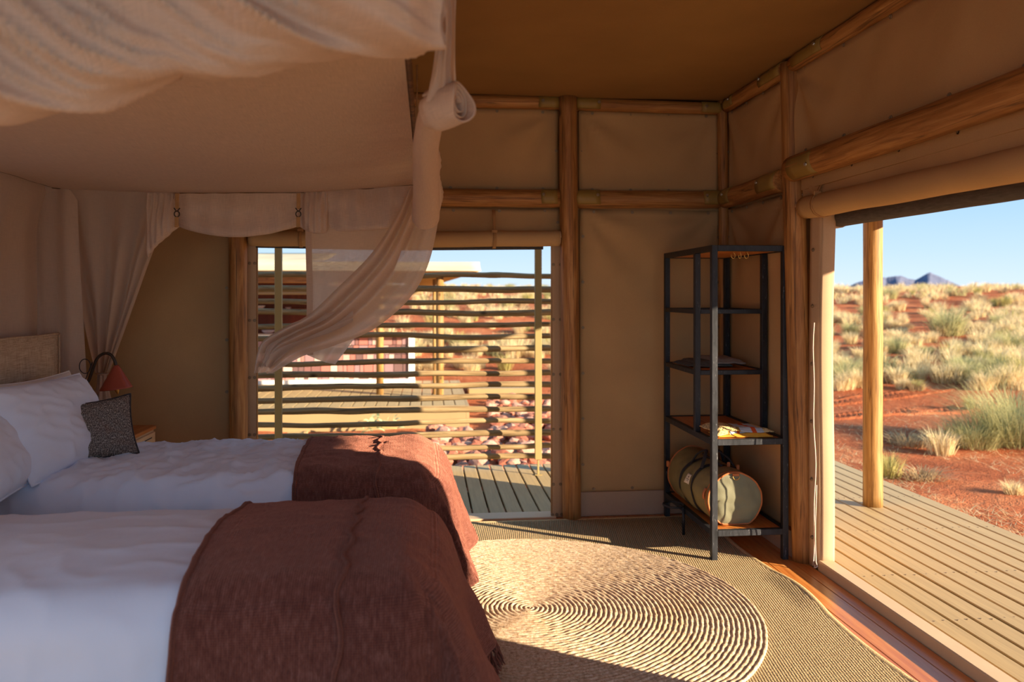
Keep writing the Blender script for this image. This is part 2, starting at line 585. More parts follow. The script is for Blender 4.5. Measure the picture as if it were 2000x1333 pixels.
# outer face of the tent body (seen from the deck, it also throws the tent's shade)
for x0, x1 in ((-2.5, OPL - .06), (OPR + .06, 2.2)):
    MB().box((x0, YB + .05, -.05), (x1, YB + .14, 2.9)).build('outer_canvas', M['canvas'], wb_)
MB().box((OPL - .06, YB + .05, 1.97), (OPR + .06, YB + .14, 2.9)).build('outer_canvas', M['canvas'], wb_)
bbk = MB().box((bx(1130), YB - .025, 0), (1.99, YB + .02, .165), .004).build('baseboard_back', M['skirt'], None, kind='structure', label='mauve tan canvas covered skirting board along back wall')
sill = MB().box((OPL - .05, YB - .05, -.02), (OPR + .03, YB + .1, .012), .003).build('trim_1', M['threshold'], None, kind='structure', label='low painted sill under the back opening')

YP = 4.30                              # right-hand post between closed corner and opening
OP0, OP1 = 2.17, 4.15                  # right opening along Y
wr_ = thing('wall_right', (XR, 3, 0), kind='structure', label='tan canvas right wall with a wide rolled-up opening')
panel(wr_, 'X', YP + .05, YB - .06, 2.20, 2.755, XR, -1, seed=11)
panel(wr_, 'X', YP + .05, YB - .06, .15, 2.085, XR, -1, seed=12, wr=.013)
panel(wr_, 'X', 2.0, YP - .03, 2.27, 2.755, XR, -1, seed=13, wr=.016, gap=.42)
panel(wr_, 'X', YN, 1.9, 2.27, 2.755, XR, -1, seed=14, studs=False)
panel(wr_, 'X', 2.0, YP - .06, 1.96, 2.16, XR + .03, -1, seed=15, name='canvas_valance', gap=.42)
panel(wr_, 'X', YN, 2.16, 0, 2.16, XR, -1, seed=16, studs=False, mat='canvas_fill')  # unseen stretch of wall, made translucent to glow as fill light
MB().box((XR + .02, YN, 2.085), (XR + .04, YB, 2.28)).build('backing_strip', M['canvas'], wr_)
MB().box((XR + .02, YN, 2.755), (XR + .04, YB, ZC + .05)).build('backing_strip', M['canvas'], wr_)
MB().box((XR + .02, YP + .04, -.02), (XR + .06, YB, .15), .004).build('canvas_skirt', M['skirt'], wr_)
for y0, y1 in ((OP0 - .22, OP0), (OP1 + .215, YB + .14)):  # near strip lengthened to stop a sun leak
    MB().box((XR + .07, y0, -.05), (XR + .15, y1, 2.9)).build('outer_canvas', M['canvas'], wr_)
MB().box((2.185, OP1 - .002, -.03), (2.2, OP1 + .23, 2.9)).build('outer_canvas', M['canvas'], wr_)  # strip added to keep a sliver of sun off the pole
MB().box((XR + .07, OP0, 2.12), (XR + .15, OP1 + .06, 2.9)).build('outer_canvas', M['canvas'], wr_)
# jamb of the right opening: brown face to the room, pale face to the sun
def jamb_bow(z): return .012*math.sin(z*2.2) - .004
MB().grid(lambda u, v: (2.115 + lerp(0, .02, u) , 4.235 - .09*u + jamb_bow(v*1.98), v*1.98 + .0), 4, 40, su=.1, sv=2).build('side_flap', M['canvas_strip'], wr_, solid=.006)
MB().grid(lambda u, v: (2.135 + .075*u + .006*math.sin(v*7), 4.145 + jamb_bow(v*1.98) - .006*math.sin(u*3.1), v*1.98 + .03), 6, 40, su=.1, sv=2).build('side_flap', M['canvas_strip'], wr_, solid=.006)
for z in (.16, .48, .8, 1.12, 1.44, 1.75):
    put(stud_me, 'snap_stud', None, (2.116, 4.205 + jamb_bow(z), z), wr_, (0, -math.pi/2, 0))

trim2 = MB().box((2.12, OP0 - .3, -.02), (2.205, OP1 + .0, .052), .006).build('trim_2', M['threshold'], None, kind='structure', label='raised beige timber threshold of the right opening')
wl_ = thing('wall_left', (XL, 2, 0), kind='structure', label='tan canvas wall behind the headboard')
panel(wl_, 'X', 3.75, YB, 0, ZC, XL, 1, seed=21, studs=False)
panel(wl_, 'X', 1.6, 3.75, 2.25, ZC, XL, 1, seed=22, studs=False)
panel(wl_, 'X', 1.6, 3.75, 0, .35, XL, 1, seed=23, studs=False, wr=.003)
wn_ = thing('wall_near', (0, YN, 0), kind='structure', label='unseen open tent front, set close behind the viewer for light')
panel(wn_, 'Y', XL, XR, 2.7, ZC, -.28, 1, seed=24, studs=False)

# ceiling: stretched canvas
def ceil_f(u, v):
    X, Y = lerp(XL - .02, XR + .03, u), lerp(-.3, YB + .02, v)
    return (X, Y, ZC + .012*nz(X*1.3, Y*1.1, 5) - .02*math.sin(math.pi*u)*0 )
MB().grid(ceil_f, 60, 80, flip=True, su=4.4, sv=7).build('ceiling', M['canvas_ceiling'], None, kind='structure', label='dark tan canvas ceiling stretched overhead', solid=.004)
# fly roof: low canvas roof that runs out over the veranda
def roof_f(u, v):
    X = lerp(-2.9, 3.8, u); Y = lerp(-.35, 5.95, v) if X < 2.15 else lerp(-.7, 5.95, v)
    z = lerp(2.95, 2.95, u) if X < 2.1 else lerp(2.95, 2.2, (X - 2.1) / 1.7)
    return (X, Y, z)
roof = thing('roof', (0, 2, 2.9), kind='structure', label='sand coloured canvas fly roof sloping over the veranda')
MB().grid(roof_f, 68, 40, su=6, sv=8).build('roof_canvas', M['canvas'], roof, solid=.006)
MB().tube([(3.8, -.7, 2.2), (3.8, 2, 2.19), (3.8, 5.95, 2.2)], .028, 10).build('roof_edge', M['canvas'], roof)

# ------------------------------------------------------------------ poles and beams
def pole(name, p0, p1, r, mat, label, cat='pole', seed=0, taper=.97, wob=.006, brackets=(), group=None):
    """a peeled timber pole; brackets = [(t, side vector)] olive plates with a bolt on the pole"""
    p0, p1 = Vector(p0), Vector(p1)
    t0 = thing(name, p0, label, cat, group, 'thing')
    n = max(8, int((p1-p0).length / .08))
    pts, rad = [], []
    d = (p1-p0).normalized()
    a = d.cross(Vector((0,0,1)) if abs(d.z) < .9 else Vector((1,0,0))).normalized(); b = d.cross(a)
    for i in range(n+1):
        t = i/n
        q = p0.lerp(p1, t) + a*wob*nz(t*2.2+seed*5, seed) + b*wob*nz(seed, t*2.2+seed*3)
        k = nz(t*n*.35, seed*11.3)
        pts.append(q); rad.append(r*lerp(1, taper, t)*(1 + .025*nz(t*6, seed*2.1) + .03*max(0, k-.45)))
    MB().tube(pts, rad, 20, jitter=.025, seed=seed).build('shaft', M[mat], t0)
    L = (p1-p0).length
    for (ta, tb, side, bt) in brackets:
        q = [p0.lerp(p1, ta), p0.lerp(p1, tb)]
        c = MB().grid(lambda u, v: q[0].lerp(q[1], v) + (Vector(side).normalized()*math.cos((u-.5)*2.0) + d.cross(Vector(side).normalized())*math.sin((u-.5)*2.0))*(r*1.035), 10, 4)
        bo = c.build('bracket', M['bracket'], t0, solid=.005)
        m = p0.lerp(p1, bt) + Vector(side).normalized()*r*1.03
        MB().tube([m, m + Vector(side).normalized()*.012], [.011, .009], 10).build('bolt', M['chrome'], bo)
    return t0

ROOM = (-.25, -1, .35)
pole('tent_pole', (bx(1117, 5.25), 5.25, 0), (bx(1109, 5.25), 5.25, ZC), .062, 'pole_z', 'brown timber pole between back opening and shelf corner', seed=1)
pole('tent_pole', (bx(466, 5.25), 5.25, 0), (bx(464, 5.25), 5.25, ZC), .058, 'pole_z', 'cracked timber pole at the lamp side of the back opening', seed=2)
pole('tent_pole', (2.035, 5.275, 0), (2.01, 5.275, ZC), .036, 'pole_z', 'slim dark timber pole in the corner behind the shelf', seed=3)
pole('tent_pole', (2.115, YP, 0), (2.04, YP, ZC - .02), .064, 'pole_z', 'weathered timber pole between shelf and veranda opening', seed=4)

xp = bx(1109, 5.25)
b1 = lambda a, b, L: (a, b, ROOM, (a+b)/2 + .35*(b-a))
pole('timber_rail', (XL, 5.275, Z_MID), (xp - .055, 5.275, Z_MID), .062, 'pole_x', 'round timber rail above the rolled blind of back opening', 'beam', 5, brackets=[(.965, .998, ROOM, .970)])
pole('timber_rail', (xp + .065, 5.28, Z_MID), (2.02, 5.28, Z_MID + .01), .062, 'pole_x', 'round timber rail above shelf on the back wall', 'beam', 6, brackets=[(.0, .16, ROOM, .145), (.86, .99, ROOM, .88)])
pole('timber_rail', (XL, 5.285, Z_TOP), (xp - .055, 5.285, Z_TOP), .045, 'pole_x', 'slim timber rail under ceiling above the back opening', 'beam', 7, brackets=[(.957, .998, (0,-1,.1), .965)])
pole('timber_rail', (xp + .06, 5.285, Z_TOP), (2.02, 5.285, Z_TOP - .01), .043, 'pole_x', 'slim timber rail under ceiling between pole and corner', 'beam', 8, brackets=[(.0, .16, (0,-1,.1), .145), (.84, .99, (0,-1,.1), .87)])
RM = (-1, -.2, .25)
pole('timber_rail', (2.02, YP + .05, Z_MID + .01), (2.02, 5.24, Z_MID + .01), .064, 'pole_y', 'short round timber rail between corner and weathered pole', 'beam', 9, brackets=[(.02, .30, RM, .27), (.8, .99, RM, .9)])
pole('timber_rail', (2.02, .6, 2.215), (2.02, YP - .07, 2.20), .068, 'pole_y', 'thick round timber rail above rolled veranda blind', 'beam', 10, brackets=[(.915, .99, (-1, -.2, -.3), .925)], taper=1.05)
pole('timber_rail', (2.03, YP + .04, Z_TOP), (2.03, 5.24, Z_TOP), .045, 'pole_y', 'short reddish rail under ceiling near the corner', 'beam', 11, brackets=[(.02, .34, RM, .31), (.8, .99, RM, .86)])
pole('timber_rail', (2.035, .6, Z_TOP), (2.035, YP - .05, Z_TOP), .045, 'pole_y', 'long rail under ceiling above the veranda opening', 'beam', 12, brackets=[(.90, .99, RM, .915)])

# ------------------------------------------------------------------ rolled blinds
def blind(name, pts, r, label, endface, mat='canvas', parts=True, seed=0, straps=(), coilside=1):
    pts = [Vector(p) for p in pts]
    t0 = thing(name, pts[0], label, 'blind')
    d = (pts[-1]-pts[0]).normalized()
    n = 60
    path, rad = [], []
    for i in range(n+1):
        t = i/n
        k = t*(len(pts)-1); j = min(int(k), len(pts)-2)
        q = pts[j].lerp(pts[j+1], k-j)
        path.append(q + Vector((0,0,.004*nz(t*7+seed, seed)))); rad.append(r*(1+.05*nz(t*9, seed+3)))
    MB().tube(path, rad, 24, jitter=.03, seed=seed, squash=.94).build('roll', M[mat], t0)
    # spiral of the rolled layers at the end
    e = pts[-1] if endface else pts[0]
    o = d if endface else -d
    a = d.cross(Vector((0,0,1))).normalized(); b = Vector((0,0,1))
    sp = []
    for i in range(70):
        th = i*.27; rr = r*.97*(1 - i/80)
        sp.append(e + o*.004 + a*math.cos(th)*rr*coilside + b*math.sin(th)*rr*.94)
    MB().tube(sp, .0045, 6).build('roll_edge', M['canvas_strip'], t0)
    return t0

def strap(parent, c, axis, r, z_up, out, w=.022):
    """webbing strap: tail from z_up on the wall, wrapped round the roll, with a buckle"""
    c = Vector(c); a = Vector(axis).normalized(); o = Vector(out).normalized()
    prof = [(-.002, z_up), (.35, (z_up + r)*.55), (.95, .25)]
    pp = [c + Vector((0,0,z_up)) - o*(r*.55), c + Vector((0,0,r*1.3)) + o*(r*.35)]
    for k in range(9):
        th = math.radians(60 - k*26)
        pp.append(c + o*math.cos(th)*(r*1.06) + Vector((0,0,1))*math.sin(th)*(r*1.04))
    MB().grid(lambda u, v: (lambda k: pp[int(min(k, len(pp)-2))].lerp(pp[int(min(k, len(pp)-2))+1], k - int(min(k, len(pp)-2))) + a*(u-.5)*w)(v*(len(pp)-1)), 2, 30).build('strap', M['webbing'], parent, solid=.003)
    q = pp[2]
    MB().box(q - Vector((.02,.012,.012)), q + Vector((.02,.008,.012)), .004).build('buckle', M['webbing'], parent)

zb = 1.868
bb = blind('canvas_blind', [(OPL - .03, 5.245, zb), (lerp(OPL,OPR,.5), 5.245, zb - .006), (OPR + .04, 5.245, zb + .012)], .056, 'rolled tan canvas blind strapped over the back opening', True, seed=2)
for px in (588, 965): strap(bb, (bx(px, 5.245), 5.245, zb), (1,0,0), .056, .20, (0,-1,0))
MB().tube([(OPL, 5.285, zb - .05), (lerp(OPL,OPR,.5), 5.285, zb - .062), (OPR - .06, 5.285, zb - .05)], .012, 8).build('mesh_hem', M['mesh_roll'], bb)
rb = blind('canvas_blind', [(2.085, .8, 1.965), (2.085, 2.6, 1.962), (2.085, 4.20, 1.985)], .066, 'thick rolled tan canvas blind over the veranda opening', True, seed=4, coilside=-1)
strap(rb, (2.085, 4.02, 1.982), (0,1,0), .066, .19, (-1,0,0))
mr = blind('mesh_blind', [(2.26, .8, 1.925), (2.26, 2.6, 1.918), (2.26, 4.2, 1.93)], .056, 'rolled charcoal shade mesh behind the veranda canvas blind', True, 'mesh_roll', seed=6)
MB().tube([(2.26, 4.175, 1.93), (2.26, 4.215, 1.93)], .059, 20).build('roll_end', M['canvas_strip'], mr)

# hanging cord at the right jamb
pts = [Vector((2.105, 4.185 + .006*math.sin(z*3), z)) for z in [i*.06 for i in range(26, -1, -1)]]
cp = [at(1602 - 8*math.sin(i*.5)*.3, 640 + i*23.5, Y=4.13) for i in range(20)]
cp = [Vector((2.100 - .004*math.sin(i), 4.15 + .01*math.sin(i*.4), 1.35 - i*.07)) for i in range(20)]
loop = cp + [Vector((2.10 - .02*math.sin(a), 4.13 - .03*math.sin(a*.5), .02 + .015*abs(math.cos(a)))) for a in (.4, 1.2, 2.0, 2.8)] + [Vector((2.097, 4.125 + .008*math.sin(i*.7), .05 + i*.07)) for i in range(7)]
MB().tube(loop, .0035, 6).build('tie_cord', plain('pale_cord', srgb(214,190,170), .8, .1, 50), None, 'thin pale cord hanging looped beside the right opening jamb', 'cord')

# ------------------------------------------------------------------ decks
ZD = -.03
nail_me = MB().tube([(0,0,-.002),(0,0,.0015)], [.006,.005], 8).mesh('screw'); nail_me.materials.append(plain('screw_metal', srgb(120,100,70), .5, .1, 10))
dk = thing('deck', (3, 3, ZD), kind='structure', label='beige painted veranda deck beyond the right opening')
pitch = .1195
x = 2.212; i = 0
rnd = random.Random(3)
while x < 3.72:
    MB().box((x, -1.5, ZD - .03 + rnd.uniform(-.001,.001)), (x + pitch - .0135, 7.1, ZD + rnd.uniform(-.001,.0015)), .004).build('board', M['deck'], dk)
    for y in (2.9, 3.5, 4.1, 4.9, 5.7):
        for sx in (.03, .08):
            put(nail_me, 'screw', None, (x + sx, y + rnd.uniform(-.01,.01), ZD), dk)
    x += pitch; i += 1
DX1 = x - .011
for X in (2.3, 3.0, 3.6): MB().box((X, -1.5, ZD - .16), (X + .05, 7.1, ZD - .032)).build('joist', M['deck'], dk)
# unseen deck added behind the viewer to bounce sunlight into the tent
bounce_deck = thing('deck', (0, -2.5, ZD), kind='structure', label='unseen front deck added behind the viewer to bounce sunlight')
for q in range(46):
    y_ = YN - .02 - q*pitch
    MB().box((-4.5, y_ - pitch + .011, ZD - .03), (2.19 if y_ > -1.5 else 3.71, y_, ZD), .004).build('board', M['deck'], bounce_deck)
dk2 = thing('deck', (0, 6.3, ZD), kind='structure', label='beige board deck outside the back opening')
x = -1.95
while x < 2.19:
    MB().box((x, YB + .11, ZD - .03 + rnd.uniform(-.001,.001)), (x + pitch - .0135, 7.15, ZD + rnd.uniform(-.001,.0015)), .004).build('board', M['deck'], dk2)
    x += pitch
for Y in (5.6, 6.3, 7.0): MB().box((-1.95, Y, ZD - .16), (2.19, Y + .05, ZD - .032)).build('joist', M['deck'], dk2)

vp = pole('veranda_post', (3.22, 5.48, ZD), (3.22, 5.48, 2.13), .068, 'out_pole', 'round yellow timber veranda post standing on the deck', 'post', 21)
pole('veranda_rail', (3.25, 4.42, 2.15), (3.25, 5.9, 2.15), .06, 'out_pole', 'round timber beam under the veranda roof edge', 'beam', 22)
# ------------------------------------------------------------------ stick screen and uprights behind the tent
YS = 6.98
scr = thing('stick_screen', (0, YS, ZD), 'rustic screen of horizontal weathered sticks on the back deck', 'screen')
ys_px = [539, 566, 589, 610, 635, 657, 682, 707, 730, 754, 778, 801, 825, 850.5, 874.5, 897]
rnd = random.Random(8)
for i, py in enumerate(ys_px):
    z = at(860, py, Y=YS).z
    pts, rad = [], []
    r0 = rnd.uniform(.023, .029)
    for k in range(91):
        X = -2.1 + k*.05
        q = nz(X*1.1 + i*13.7, i*3.1)*.022 + nz(X*3.1, i*7.7)*.007
        kn = max(0, nz(X*2.6 + i*5, i*1.7, 4) - .5)
        pts.append((X, YS + nz(X*.9, i*9.2)*.02, z + q)); rad.append(r0*(1 + .16*nz(X*1.4, i*4.4, 2) + .8*kn))
    MB().tube(pts, rad, 10, jitter=.09, seed=i).build('slat', M['slat_x'], scr)
for X in (-1.95, 1.6):
    MB().box((X - .025, YS + .04, ZD), (X + .025, YS + .08, 1.7)).build('screen_batten', M['slat_z'], scr)

def upright(px, label):
    X = at(px, HY, Y=6.72).x
    t0 = thing('metal_upright', (X, 6.72, ZD), label, 'post')
    MB().box((X - .029, 6.70, .10), (X + .029, 6.74, 2.35), .003).build('tube', M['upright'], t0)
    MB().box((X - .008, 6.712, ZD), (X + .008, 6.728, .10), .002).build('foot', M['upright'], t0)
    MB().box((X - .03, 6.69, ZD), (X + .03, 6.75, ZD + .006), .001).build('base_plate', M['upright'], t0)
upright(1051, 'flat olive metal upright near the brown pole, in front of sticks')
upright(544, 'flat olive metal upright near the cracked pole, in front of sticks')

# ------------------------------------------------------------------ land
def sand():
    t = NT('red_sand'); v = t.coord('Object')
    n = t.noise(v, .8, 6, .65); n2 = t.noise(v, 9, 5, .7); n3 = t.noise(v, 60, 3)
    col = t.ramp(n, [(.3, srgb(144,76,46)), (.5, srgb(176,98,62)), (.72, srgb(200,130,88))])
    col = t.mix(t.ramp(n2, [(.55, 0.0), (.75, .45)]), col, srgb(216,164,118))
    t.set(color=col, rough=.95, spec=.1)
    t.bump(t.math('ADD', n2, t.math('MULTIPLY', n3, .35)), 1.0, .09)
    return t.m
M['sand'] = sand()
def ground_z(X, Y):
    r = math.hypot(X, Y)
    az = math.atan2(X, Y)
    z = -.42
    k = max(0, r - 15.0)
    rise = .135*k - .0015*k*k if k < 45 else 3.04
    if r > 64: rise -= (r-64)*.035
    left = sstep(.25, -.15, az)
    z += max(-6, rise)*(.75 + .14*left)
    z += .30*sstep(16, 28, r)*nz(X*.09, Y*.09, 1) + .07*nz(X*.5, Y*.5, 2)*sstep(6, 9, r) + .025*nz(X*1.9, Y*1.9, 3)
    return z
def ground():
    rs = [0.0, 2, 4] + [5 + i*.25 for i in range(60)]
    while rs[-1] < 700: rs.append(rs[-1]*1.035)
    n = 260
    def th(i): return -2.3 + 4.6*i/n
    vs_, fs = [], []
    for r in rs:
        for i in range(n+1):
            X, Y = r*math.sin(th(i)), r*math.cos(th(i))
            vs_.append((X, Y, ground_z(X, Y)))
    for j in range(len(rs)-1):
        for i in range(n):
            fs.append((j*(n+1)+i, j*(n+1)+i+1, (j+1)*(n+1)+i+1, (j+1)*(n+1)+i)[::-1])
    m = MB(); m.add(vs_, fs, True)
    m.build('ground', M['sand'], None, kind='structure', label='red desert sand rising to a grassy dune ridge', base=False)
ground()

# wheel tracks pressed in the sand
def track(p0, p1, w, label, seed):
    p0, p1 = Vector((*p0, 0)), Vector((*p1, 0)); d = p1 - p0; L = d.length; d.normalize(); s = Vector((-d.y, d.x, 0))
    nu, nv = int(w/.03), int(L/.035)
    def f(u, v):
        q = p0 + d*(v*L) + s*((u-.5)*w + .12*math.sin(v*3+seed))
        e = abs(u-.5)*2
        ch = math.sin((v*L - abs(u-.5)*w*.7)*2*math.pi/.11)*(.6 + .8*nz(v*L*1.5, u*2, seed))
        h = .03*math.exp(-((e-.86)/.12)**2)*(.6+nz(v*L*2,seed)) - .01*sstep(.85, .6, e) + (.017*ch if e < .8 else 0)
        h *= 1 - sstep(.93, 1, e)*1.2
        return (q.x, q.y, ground_z(q.x, q.y) + .02 + h - .05*sstep(.94, 1.0, e))
    MB().grid(f, nu, nv).build('path', M['sand'], None, kind='structure', label=label, base=False)
track((5.6, 11.6), (13.5, 13.4), .42, 'tyre track pressed into red sand, nearer of the two', 1)
track((5.6, 13.0), (14.5, 15.0), .42, 'tyre track pressed into red sand, farther of the two', 2)
track((6.3, 9.9), (9.6, 11.6), .36, 'short tyre track curving towards the veranda', 4)

# distant mountain, blue haze put into its rock colour
def mountain():
    c = [(1655,562),(1672,553),(1690,547),(1710,541),(1728,543),(1745,540),(1760,539),(1775,545),(1790,547),(1800,541),(1812,534),(1817,532),(1824,536),(1834,540),(1845,545),(1855,549),(1866,555),(1880,560),(1905,562)]
    def ridge(px):
        for (a, ya), (b, yb) in zip(c, c[1:]):
            if a <= px <= b: return lerp(ya, yb, (px-a)/(b-a))
        return 562
    D = 640.0
    def f(u, v):
        px = lerp(1640, 1920, u)
        top = at(px, ridge(px), Y=D).z
        d = ray(px, HY)
        Y = D - 90*(1-v)**1.2 if v <= 1 else D
        Y += 14*nz(u*14, v*3)*math.sin(v*3.1)
        z = lerp(-14, top, v**1.15) + 2.2*nz(u*30, v*5, 2)*(1-v)*v*3 + .6*nz(u*60, 1)*v
        X = d.x/d.y*Y
        return (X, Y, z)
    m = MB().grid(f, 150, 26)
    def g(u, v):
        px = lerp(1640, 1920, u); top = at(px, ridge(px), Y=D).z + .6*nz(u*60, 1); d = ray(px, HY)
        return (d.x/d.y*D, D + 100*v, lerp(top, -14, v))
    m.grid(g, 150, 8)
    t = NT('hazed_rock'); n = t.noise(t.coord('Object', (.06,.02,.12)), 2, 6, .7)
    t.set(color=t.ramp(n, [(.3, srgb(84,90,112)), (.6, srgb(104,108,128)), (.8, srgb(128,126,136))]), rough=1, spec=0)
    m.build('mountain', t.m, None, kind='structure', label='haze-tinted blue mountain ridge with one sharp peak', base=False)
mountain()

# ------------------------------------------------------------------ vegetation
def grassmat(name, a, b, tr=.35):
    t = NT(name); n = t.noise(t.coord('Object'), 6, 3)
    col = t.ramp(n, [(.3, a), (.7, b)])
    t.set(color=col, rough=.8, spec=.15); t.cloth_light(b, tr)
    return t.m
GM = [grassmat('dry_straw', srgb(206,182,128), srgb(238,220,176)), grassmat('grey_green_bush', srgb(158,154,104), srgb(200,194,142)),
      grassmat('dead_grass', srgb(160,132,98), srgb(196,170,130)), grassmat('olive_grass', srgb(160,152,88), srgb(206,194,126))]
def tuft(seed, h, r, n, w, spread=1.0, m=None, off=(0,0,0), kind=0):
    rn = random.Random(seed); m = m or MB()
    ox, oy, oz = off
    for i in range(n):
        a = rn.uniform(0, 6.283); rr = r*.45*rn.random()
        x0, y0 = ox + rr*math.cos(a), oy + rr*math.sin(a)
        a2 = a + rn.uniform(-.8, .8); L = h*rn.uniform(.5, 1.05); out = r*spread*rn.uniform(.15, 1.0)
        if kind == 1: out *= 1.2
        dx, dy = math.cos(a2), math.sin(a2)
        ww = w*rn.uniform(.6, 1.3); tx, ty = -dy*ww, dx*ww
        p1 = (x0 + dx*out*.35, y0 + dy*out*.35, oz + L*.6); p2 = (x0 + dx*out, y0 + dy*out, oz + L*(1 if out < r*.6 else .85))
        m.add([(x0-tx, y0-ty, oz-.03), (x0+tx, y0+ty, oz-.03), (p1[0]+tx*.8, p1[1]+ty*.8, p1[2]), (p1[0]-tx*.8, p1[1]-ty*.8, p1[2]), p2],
              [(0,1,2,3), (3,2,4)], False)
    return m
TM = {}
for k in range(4):
    TM[k] = []
    for s in range(4):
        h = (.42, .46, .26, .44)[k]; r = (.36, .46, .40, .34)[k]
        me = tuft(100*k+s, h, r, (240, 420, 200, 240)[k], (.006, .0055, .007, .006)[k], kind=1 if k == 1 else 0).mesh('tuft_%d_%d' % (k, s)); me.materials.append(GM[k]); TM[k].append(me)
for s_ in (0, 1):       # finer foliage for the two bushes beside the wheel track
    me = tuft(900+s_, .46, .50, 1300, .0022, kind=1).mesh('feathery_%d' % s_); me.materials.append(GM[1]); TM[1].append(me)
TNAME = {0: ('straw_tuft', 'pale dry straw tuft on the red sand slope', 'dry straw tufts on the dune'),
         1: ('desert_bush', 'grey green desert bush on the red sand slope', 'grey green bushes on the dune'),
         2: ('dead_tuft', 'flattened dull brown grass tuft on the red sand slope', 'dead brown tufts on the dune'),
         3: ('olive_tuft', 'upright olive grass tuft on the red sand slope', 'olive grass tufts on the dune')}
WHERE = ['beyond the veranda']
def plant(k, s, X, Y, sc, rz, label=None, name=None, group=True, zs=1.0):
    o = put(TM[k][s], name or TNAME[k][0], None, (X, Y, ground_z(X, Y) - .01), None, (0,0,rz), (sc, sc, sc*zs))
    tag(o, label or TNAME[k][1] + ' ' + WHERE[0], 'bush' if k == 1 else 'grass tuft', TNAME[k][2] + ' ' + WHERE[0] if (group and not label) else None)
rn = random.Random(21)
def near_pt(px, py):
    """ground point seen at a pixel"""
    d = ray(px, py); t = 5.0
    while t < 120:
        p = Vector((0,0,CH)) + d*t
        if p.z <= ground_z(p.x, p.y): return p
        t += .1
    return None
# the plants that stand out beside the veranda
special = [
    (1, 4, 1985, 868, 1.9, 'large feathery grey green bush beside the wheel track', 'desert_bush', 1.0),
    (1, 5, 1900, 872, 1.3, 'low grey green bush leaning from the large feathery bush', 'desert_bush', .7),
    (0, 1, 1838, 890, .85, 'small upright straw tuft before the large feathery bush', 'straw_tuft', 1.0),
    (2, 2, 1800, 938, .95, 'low grey brown grass mound close to the veranda post', 'dead_tuft', .6),
    (3, 3, 1737, 935, .7, 'yellow green grass tuft right beside the veranda post', 'olive_tuft', 1.0),
    (2, 0, 1775, 872, 1.2, 'flattened straw mound behind the veranda post', 'dead_tuft', .6),
    (3, 0, 1893, 800, .45, 'lone spindly green stalks growing in the wheel track', 'olive_tuft', 1.4),
    (1, 2, 1850, 655, 1.7, 'tall pale green bush in the middle of the slope', 'desert_bush', 1.1),
    (1, 3, 1975, 690, 1.3, 'dark green bush low on the slope at frame edge', 'desert_bush', .8),
    (1, 1, 1650, 745, 1.0, 'small green bush on the slope beside the pale jamb', 'desert_bush', .9),
    (0, 2, 1980, 968, .5, 'wispy dead stalks beside the deck edge', 'straw_tuft', .7)]
for k, s, px, py, sc, lab, nm, zs in special:
    p = near_pt(px, py)
    plant(k, s, p.x, p.y, sc, rn.uniform(0, 6), lab, nm, zs=zs)
kinds = {0: [], 1: [], 2: [], 3: []}
def scatter(n, x0, x1, y0, y1):
    c = 0
    while c < n:
        px = rn.uniform(x0, x1); py = y0 + (y1-y0)*rn.random()**1.2
        p = near_pt(px, py)
        if p is None: continue
        r = math.hypot(p.x, p.y)
        if r < 14.8 and px > 1600: continue
        k = rn.choices([0,1,2,3], [.56,.11,.23,.10])[0]
        plant(k, rn.randrange(4), p.x, p.y, rn.uniform(.5, 1.05)*(1 + .3*(r > 30)), rn.uniform(0,6))
        c += 1
scatter(190, 1615, 2010, 570, 765)
WHERE[0] = 'behind the stick screen'
scatter(90, 790, 1090, 552, 735)
# everything further off that nobody could count
m = [MB() for _ in range(4)]
c = 0
while c < 2300:
    if rn.random() < .55: px = rn.uniform(1450, 2400)
    else: px = rn.uniform(250, 1300)
    r = rn.uniform(17, 64) if px > 1500 else rn.uniform(19, 64)
    d = ray(px, HY); d.z = 0; d.normalize()
    X, Y = d.x*r, d.y*r
    if px < 1500 and -6 < X < 1.2 and Y < 19: continue
    if nz(X*.22, Y*.22, 9) < -.08 or nz(X*.8, Y*.8, 4) < -.1: continue
    k = rn.choices([0,1,2,3], [.58,.10,.24,.08])[0]
    sc = rn.uniform(.55, 1.2)
    n = 44 if r > 30 else 80
    tuft(5000+c, (.42,.44,.26,.42)[k]*sc, (.36,.5,.4,.36)[k]*sc, n, .010 if r > 30 else .007, m=m[k], off=(X, Y, ground_z(X, Y)-.01))
    c += 1
for k, nm in ((0, 'pale straw grass spread over the far dune'), (1, 'grey green scrub spread over the far dune'), (2, 'dead brown grass spread over the far dune'), (3, 'olive grass spread over the far dune')):
    m[k].build('dune_grass', GM[k], None, nm, 'grass', kind='stuff', base=False)
# trampled straw litter between deck and track
lm = MB()
for i in range(3200):
    px, py = rn.uniform(1560, 2060), 760 + 300*rn.random()
    p = at(px, py, Z=-.40)
    if p.x < 3.85: continue
    z = ground_z(p.x, p.y) + .012; a = rn.uniform(0, 3.14); L = rn.uniform(.05, .22); w = .003
    if nz(p.x*.8, p.y*.8, 7) < -.05: continue
    dx, dy = math.cos(a)*L, math.sin(a)*L; tx, ty = -math.sin(a)*w, math.cos(a)*w
    lm.add([(p.x-tx, p.y-ty, z), (p.x+tx, p.y+ty, z), (p.x+dx, p.y+dy, z + rn.uniform(0, .05))], [(0,1,2)])
lm.build('straw_litter', GM[0], None, 'loose straw strewn on the sand beside the deck', 'litter', kind='stuff', base=False)
